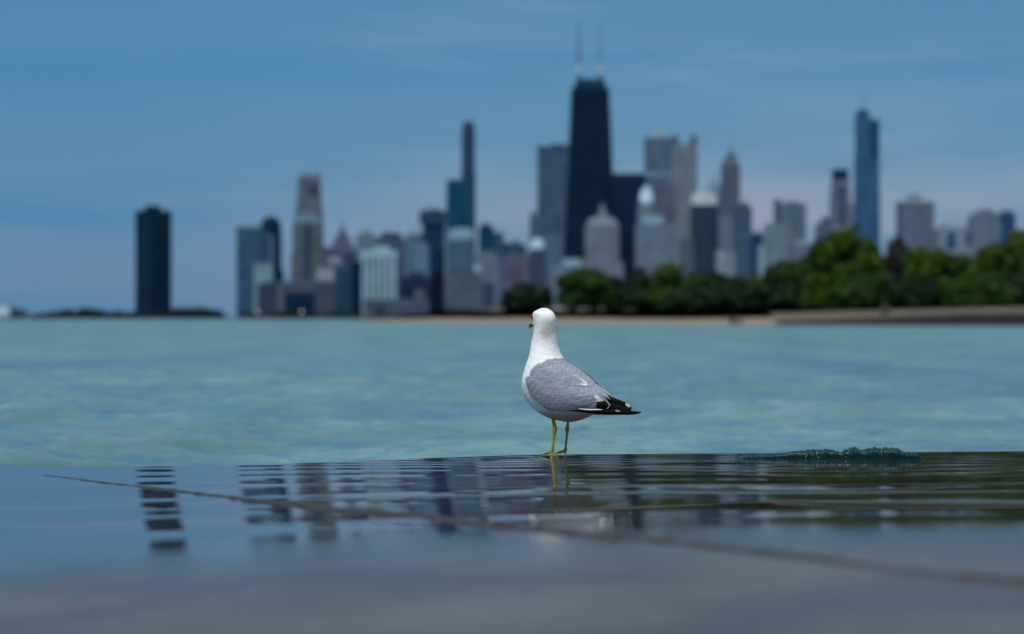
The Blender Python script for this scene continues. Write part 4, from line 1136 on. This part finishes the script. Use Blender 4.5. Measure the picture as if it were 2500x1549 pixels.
def shell(name, bottom, top, off_b, parent, colour, mirror=False, nu=90, nv=44, jag=0.0):
    """a layer of feathers lying on the flank between two curves (close-up pixels), standing proud at its lower edge"""
    Bq, Tq = resample(bottom, nu), resample(top, nu)
    if jag:
        ii = np.arange(nu)
        Bq[:, 1] += jag * (np.abs(((ii * 0.19) % 1.0) - 0.5) * 2 - 0.5)
    rows = []
    cols = []
    ts = np.concatenate([[-0.0], np.linspace(0, 1, nv)])
    for r_i, t in enumerate(ts):
        q = Bq * (1 - t) + Tq * t
        u, v = zu(q[:, 0]), zv(q[:, 1])
        wv = near_w(u, v)
        s = np.linspace(0, 1, nu)
        prof = (1 - t) ** 0.6 * (0.35 + 0.65 * np.minimum(1, s * 5)) - 0.12
        off = off_b * prof
        if r_i == 0: off = np.full(nu, -off_b * 0.6)     # tuck the lower edge back into the body
        rows.append(np.stack([u, wv - off, v - (0.0005 if r_i == 0 else 0)], -1))
        cols.append(colour(q[:, 0], q[:, 1]))
    V = np.array(rows).reshape(-1, 3); Cc = np.array(cols).reshape(-1, 3)
    if mirror:
        f = -CS * V[:, 0] + SN * V[:, 1]; l = SN * V[:, 0] + CS * V[:, 1]
        V = np.stack([-CS * f - SN * l, SN * f - CS * l, V[:, 2]], -1)
    fcs = grid_faces(len(ts), nu)
    if mirror: fcs = fcs[:, ::-1]
    return mesh_np(name, V, fcs, M_FEATHER, parent, smooth=True, colors={'plumage': Cc})

def blade(name, pts, parent, colour, n=30, m=9, bulge=0.004, l0=0.018, l1=0.012):
    """one long stiff feather; pts = (zx, zy, half width) along it in close-up pixels"""
    p = np.asarray(pts, float); t = np.linspace(0, 1, n); tp = np.linspace(0, 1, len(p))
    q = np.stack([np.interp(t, tp, p[:, i]) for i in range(3)], -1)
    for c_ in range(3): q[1:-1, c_] = (q[:-2, c_] + 2 * q[1:-1, c_] + q[2:, c_]) / 4
    V = []; C_ = []
    for side in (0, 1):
        for i in range(n):
            j0, j1 = max(0, i - 1), min(n - 1, i + 1)
            d_ = q[j1, :2] - q[j0, :2]; d_ /= np.hypot(*d_) + 1e-9
            nr = np.array([-d_[1], d_[0]])
            for j in range(m):
                s = -1 + 2 * j / (m - 1)
                c = q[i, :2] + nr * s * q[i, 2]
                l = l0 + (l1 - l0) * t[i] + (bulge * (1 - s * s) if side == 0 else -0.0012 + bulge * 0.5 * (1 - s * s))
                pt = place(zu(c[0]), l, zv(c[1])).reshape(3)
                kk = (GD + pt[1]) / GD           # the tip reaches towards the viewer, so it measures a little large in the photo
                V.append(((GX + pt[0]) * kk - GX, pt[1], (pt[2] - CAMZ) * kk + CAMZ))
                C_.append(colour(c[0], c[1]))
    V = np.array(V).reshape(-1, 3)
    g = grid_faces(n, m); F2 = np.vstack([g, (g + n * m)[:, ::-1]])
    per = [i * m for i in range(n)] + [(n - 1) * m + j for j in range(1, m)] + [i * m + m - 1 for i in range(n - 2, -1, -1)] + [j for j in range(m - 2, 0, -1)]
    per = np.array(per); nx = np.roll(per, -1)
    F2 = np.vstack([F2, np.stack([per, per + n * m, nx + n * m, nx], -1)])
    return mesh_np(name, V, F2, M_FEATHER, parent, smooth=True, colors={'plumage': np.array(C_).reshape(-1, 3)})

def tube(mbv, pts, radii, n=12):
    """adds a smooth tapered tube; returns (V, F)"""
    P = np.asarray(pts, float); V = []
    for i in range(len(P)):
        d_ = P[min(i + 1, len(P) - 1)] - P[max(i - 1, 0)]; d_ /= np.linalg.norm(d_) + 1e-12
        a = np.cross(d_, (0, 0.3, 1.0) if abs(d_[2]) < 0.9 else (1, 0, 0)); a /= np.linalg.norm(a); b = np.cross(d_, a)
        rr = radii[i]; ra, rb = (rr if isinstance(rr, tuple) else (rr, rr))
        for j in range(n):
            t = 2 * math.pi * j / n
            V.append(P[i] + a * ra * math.cos(t) + b * rb * math.sin(t))
    V.append(P[0]); V.append(P[-1])
    Fq = grid_faces(len(P), n, True)
    o = len(mbv[0]); mbv[0].extend(V); mbv[1].extend((Fq + o).tolist())
    c0, c1 = o + len(P) * n, o + len(P) * n + 1
    for j in range(n):
        mbv[1].append([c0, o + j, o + (j + 1) % n, c0][0:3] + [o + (j + 1) % n][0:0] or [])
        mbv[1].append([c1, o + (len(P) - 1) * n + (j + 1) % n, o + (len(P) - 1) * n + j])

def tube_obj(name, mbv, mat, parent, cols=None):
    me = bpy.data.meshes.new(name); me.from_pydata([tuple(v) for v in mbv[0]], [], [tuple(f) for f in mbv[1]]); me.update()
    for p in me.polygons: p.use_smooth = True
    me.materials.append(mat); o = bpy.data.objects.new(name, me); COL.objects.link(o); o.parent = parent
    return o

def build_gull():
    g = bpy.data.objects.new('gull', None); COL.objects.link(g)
    z0 = float(film_z(np.array(GX), np.array(GD)))
    g.location = (GX, GD, z0)
    tag(g, 'grey and white gull standing on the wet ledge, head turned away', 'gull')
    # body: head, neck, breast and belly in one surface
    P = RG.copy()
    un = (vnoise(P[..., 0] * 160 + 9, P[..., 2] * 160, 51) - 0.5) * 0.0006
    ctr = P.mean(1, keepdims=True); dr = P - ctr; dr[..., 2] = 0; dr /= np.linalg.norm(dr, axis=-1, keepdims=True) + 1e-9
    P = P + dr * un[..., None]
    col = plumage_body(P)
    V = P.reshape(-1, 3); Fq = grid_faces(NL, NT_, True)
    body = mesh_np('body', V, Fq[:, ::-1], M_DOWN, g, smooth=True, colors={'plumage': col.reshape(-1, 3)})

    white_patch = [(878, 868), (905, 880), (965, 925), (968, 950), (950, 975), (925, 990), (830, 1002), (790, 990), (845, 950), (905, 925)]
    def wing_col(zx, zy):
        sd = in_poly_dist(zx, zy, white_patch) + (vnoise(zx * 0.1, zy * 0.1, 61) - 0.5) * 12
        w_ = smoothstep(-14, 8, sd)[..., None]
        dots = np.maximum(np.exp(-(((zx - 917) / 7) ** 2 + ((zy - 938) / 7) ** 2)), np.exp(-(((zx - 936) / 5) ** 2 + ((zy - 926) / 9) ** 2)))[..., None]
        tone = ((0.86 + 0.26 * vnoise(zx * 0.022, zy * 0.045, 63)) * scallop(zx, zy))[..., None]
        c = GREY * tone * (1 - w_) + WHITE * w_
        return c * (1 - 0.9 * smoothstep(0.45, 0.7, dots))
    bottom = [(289, 735), (300, 785), (322, 845), (350, 885), (400, 922), (440, 962), (480, 994), (600, 998), (700, 992), (800, 992), (880, 992), (930, 986), (962, 956)]
    top = [(300, 714), (335, 704), (400, 712), (480, 728), (580, 745), (680, 760), (780, 785), (850, 815), (900, 845), (935, 872), (955, 895), (965, 915), (968, 935)]
    wing = shell('wing', bottom, top, 0.0085, g, wing_col, jag=5)
    far = shell('wing', bottom, top, 0.0085, g, wing_col, mirror=True, jag=5)

    def back_col(zx, zy):
        e = in_poly_dist(zx, zy, [(700, 690), (760, 722), (812, 752), (836, 772), (800, 786), (735, 770), (760, 762), (790, 760)])
        w_ = smoothstep(-6, 8, e)[..., None]
        tone = ((0.90 + 0.26 * vnoise(zx * 0.02 + 5, zy * 0.04, 66)) * scallop(zx, zy))[..., None]
        w_ = w_ * (0.15 + 0.70 * vnoise(zx * 0.06 + 3, zy * 0.16, 67))[..., None]
        return GREY * tone * (1 - w_) + WHITE * w_
    b2 = [(326, 700), (345, 716), (430, 742), (560, 775), (660, 782), (740, 784), (800, 784), (834, 776)]
    t2 = [(352, 640), (400, 606), (480, 580), (560, 572), (630, 600), (700, 665), (765, 722), (820, 764)]
    shell('scapular_feathers', b2, t2, 0.0016, g, back_col, jag=9)
    shell('scapular_feathers', b2, t2, 0.0016, g, back_col, mirror=True, jag=9)

    # folded flight feathers
    def blk(zx, zy):
        s = max(math.exp(-(((zx - 1090) / 10) ** 2 + ((zy - 1009) / 5) ** 2)), math.exp(-(((zx - 1187) / 4) ** 2 + ((zy - 1014) / 6) ** 2)))
        return BLACK * (1 - s) + WHITE * 0.9 * s if s > 0.35 else BLACK
    def blk_mirror(zx, zy):
        q = (zx - 1150) * 0.78 + (zy - 948) * 0.62
        s_ = (zx - 1150) * -0.62 + (zy - 948) * 0.78
        return np.array((0.42, 0.42, 0.42)) if 2 < q < 46 and -14 < s_ < 9 else (np.array((0.014, 0.011, 0.009)) if zx < 1060 else BLACK)
    pale = lambda zx, zy: WHITE * 0.85
    greyf = lambda zx, zy: GREY * 1.15
    blade('primary_feather', [(560, 996, 3), (700, 1003, 8), (840, 1016, 14), (980, 1016, 27), (1100, 1018, 25), (1190, 1025, 18), (1250, 1024, 13), (1285, 1020, 4)], wing, blk, l0=0.040, l1=0.010)
    blade('primary_feather', [(900, 955, 26), (980, 965, 42), (1060, 985, 42), (1130, 998, 32), (1180, 1003, 22), (1198, 1005, 6)], wing, blk, l0=0.022, l1=0.006)
    blade('primary_feather', [(940, 872, 8), (1010, 905, 24), (1080, 938, 30), (1140, 958, 27), (1180, 972, 20), (1200, 992, 6)], far, blk_mirror, l0=-0.004, l1=-0.006)
    blade('secondary_feather', [(745, 990, 2), (790, 995, 6), (850, 999, 7), (910, 999, 6), (952, 997, 2)], wing, pale, l0=0.046, l1=0.036, bulge=0.002)
    blade('tertial_edge', [(944, 886, 1.5), (975, 912, 2.6), (1002, 938, 2.8), (1017, 960, 2.6), (1006, 972, 3.5), (994, 988, 3)], wing, pale, l0=0.036, l1=0.032, bulge=0.001, m=4)
    blade('tertial_feather', [(880, 800, 14), (940, 830, 24), (985, 858, 20), (1012, 872, 12), (1024, 876, 3)], far, greyf, l0=0.004, l1=-0.004)
    blade('tertial_edge', [(946, 858, 1.5), (985, 878, 2.4), (1010, 900, 2.2), (1016, 912, 1.2)], far, pale, l0=0.018, l1=0.014, bulge=0.001, m=4)
    # tail under the wing tips
    tailc = lambda zx, zy: np.array((0.55, 0.54, 0.50))
    blade('tail', [(760, 1012, 30), (880, 1022, 20), (980, 1030, 13), (1060, 1036, 7), (1096, 1037, 3)], g, tailc, l0=0.004, l1=0.002)

    # head furniture: bill and eye, in the head's own direction
    ps = R(60); hc = np.array([float(zu(456)), -float(zu(456)) * math.tan(PHI), float(zv(215))])
    hd = np.array([-math.cos(ps), math.sin(ps), 0]); hl = np.array([-math.sin(ps), -math.cos(ps), 0]); up = np.array([0, 0, 1.0])
    H = lambda f, l, z: hc + hd * f * 0.001 + hl * l * 0.001 + up * z * 0.001
    mbv = ([], [])
    path = [H(24, 1, -11), H(34, 1, -12), H(44, 1, -13), H(54, 1, -14.5), H(62, 1, -17), H(68, 1, -20.5), H(71, 1, -24)]
    tube(mbv, path, [(7.5e-3, 7e-3), (6.8e-3, 6e-3), (6.4e-3, 5e-3), (6.8e-3, 4.6e-3), (6e-3, 3.8e-3), (3.6e-3, 2.6e-3), (1.2e-3, 1e-3)], 14)
    m, t, p = new_mat('bill_horn')
    tcn = t.node('ShaderNodeTexCoord')
    dt = t.node('ShaderNodeVectorMath', operation='DOT_PRODUCT'); t.link(tcn.outputs['Object'], dt.inputs[0]); dt.inputs[1].default_value = tuple(hd)
    f_ = t.math('SUBTRACT', dt.outputs['Value'], float(hc @ hd))
    ring = t.math('MULTIPLY', t.math('GREATER_THAN', f_, 0.051), t.math('LESS_THAN', f_, 0.0635))
    t.link(t.mix(ring, (0.42, 0.36, 0.02), (0.012, 0.010, 0.006)), p.inputs['Base Color']); p.inputs['Roughness'].default_value = 0.35
    tube_obj('bill', mbv, m, g)
    for sgn in (1, -1):
        me_ = MB()
        ec = H(17, 22.5 * sgn, 4)
        nseg = 12
        for i in range(8):
            pass
        ev = []; 
        for i in range(9):
            th = math.pi * i / 8
            for j in range(nseg):
                a = 2 * math.pi * j / nseg
                ev.append(ec + 0.0052 * np.array([math.sin(th) * math.cos(a), math.sin(th) * math.sin(a), math.cos(th)]))
        e = mesh_np('eye', np.array(ev), grid_faces(9, nseg, True), simple_mat('eye_dark', (0.03, 0.012, 0.008), 0.12, 0.6, 0.1), g, smooth=True)
        rv = ([], [])
        ax = (hl * sgn * 0.80 + hd * 0.45); ax /= np.linalg.norm(ax); a1 = np.cross(ax, up); a1 /= np.linalg.norm(a1); a2 = np.cross(ax, a1)
        cp = [ec + ax * 0.0018 + 0.0056 * (a1 * math.cos(q) + a2 * math.sin(q)) for q in np.linspace(0, 2 * math.pi, 20)]
        tube(rv, cp, [0.0011] * 20, 6)
        tube_obj('eye_ring', rv, simple_mat('eye_ring_red', (0.30, 0.03, 0.015), 0.5), e)

    # legs
    m_leg = simple_mat('leg_skin', (0.33, 0.27, 0.012), 0.5, 0.4, 0.35, 120.0, bump=0.3)
    m_web = simple_mat('web_skin', (0.24, 0.19, 0.012), 0.5, 0.4, 0.35, 90.0)
    m_claw = simple_mat('claw', (0.03, 0.02, 0.015), 0.4)
    thigh = feather_material('thigh_feathers', 0.2)
    for lat, pts in ((0.022, [(530, 1062, 20), (531, 1085, 15), (534, 1110, 13), (541, 1140, 15), (543, 1160, 19), (541, 1178, 17), (538, 1200, 12.5), (533, 1250, 11), (527, 1300, 10.5), (521, 1340, 11.5), (517, 1362, 13), (514, 1378, 11)]),
                     (-0.022, [(657, 1080, 14), (657, 1105, 9), (656, 1130, 10), (652, 1155, 16), (650, 1172, 17), (651, 1190, 12), (648, 1220, 9.5), (643, 1270, 9), (638, 1320, 9), (634, 1350, 10.5), (631, 1368, 11), (629, 1380, 9)])):
        mbv = ([], [])
        P3 = [place(zu(a), lat, zv(b)).reshape(3) for a, b, _ in pts]
        tube(mbv, P3, [c_ * K * 1.12 for _, _, c_ in pts], 14)
        leg = tube_obj('leg', mbv, m_leg, g)
        foot = P3[-1].copy(); foot[2] = 0.004
        fv = ([], [])
        fwd = np.array([-CS, SN, 0.0]); lft = np.array([-SN, -CS, 0.0])
        tips = []
        for ang, ln in ((-24, 0.027), (2, 0.031), (27, 0.027)):
            dr_ = fwd * math.cos(R(ang)) + lft * math.sin(R(ang))
            pp = [foot + np.array([0, 0, 0.006]), foot + dr_ * ln * 0.35 + np.array([0, 0, 0.0035]), foot + dr_ * ln * 0.7 + np.array([0, 0, 0.001]), foot + dr_ * ln + np.array([0, 0, -0.001])]
            tube(fv, pp, [0.0030, 0.0026, 0.0022, 0.0014], 8); tips.append(pp)
        ft = tube_obj('foot', fv, m_leg, leg)
        ft['label'] = 'yellow webbed foot'
        wv = []
        for pp in tips: wv += [pp[0] - np.array([0, 0, 0.002]), pp[1] - np.array([0, 0, 0.001]), pp[2], pp[3]]
        for pp in tips: wv += [pp[0] - np.array([0, 0, 0.0035]), pp[1] - np.array([0, 0, 0.0025]), pp[2] - np.array([0, 0, 0.0015]), pp[3] - np.array([0, 0, 0.0015])]
        gf = grid_faces(3, 4)
        mesh_np('web', np.array(wv), np.vstack([gf, (gf + 12)[:, ::-1]]), m_web, leg, smooth=True)
        hv = ([], [])
        hp = foot + np.array([0, 0, 0.0095])
        tube(hv, [hp, hp - fwd * 0.007 + np.array([0, 0, 0.001]), hp - fwd * 0.012 - np.array([0, 0, 0.002])], [0.0022, 0.0016, 0.0004], 8)
        tube_obj('hind_claw', hv, m_claw, leg)
build_gull()

# ------------------------------------------------------------------ air over the lake
def build_haze():
    m = bpy.data.materials.new('haze_air'); m.use_nodes = True
    t = NT(m.node_tree)
    out = t.node('ShaderNodeOutputMaterial'); v = t.node('ShaderNodeVolumePrincipled')
    v.inputs['Color'].default_value = (0.30, 0.66, 1.0, 1); v.inputs['Density'].default_value = HAZE
    v.inputs['Anisotropy'].default_value = 0.2
    t.link(v.outputs[0], out.inputs['Volume'])
    mb = MB(); mb.box(-7200, 7200, -60, 7300, -2.5, 520)
    o = mb.build('haze', m); tag(o, kind='stuff')
    o.visible_shadow = True
HAZE = 0.000007
build_haze()
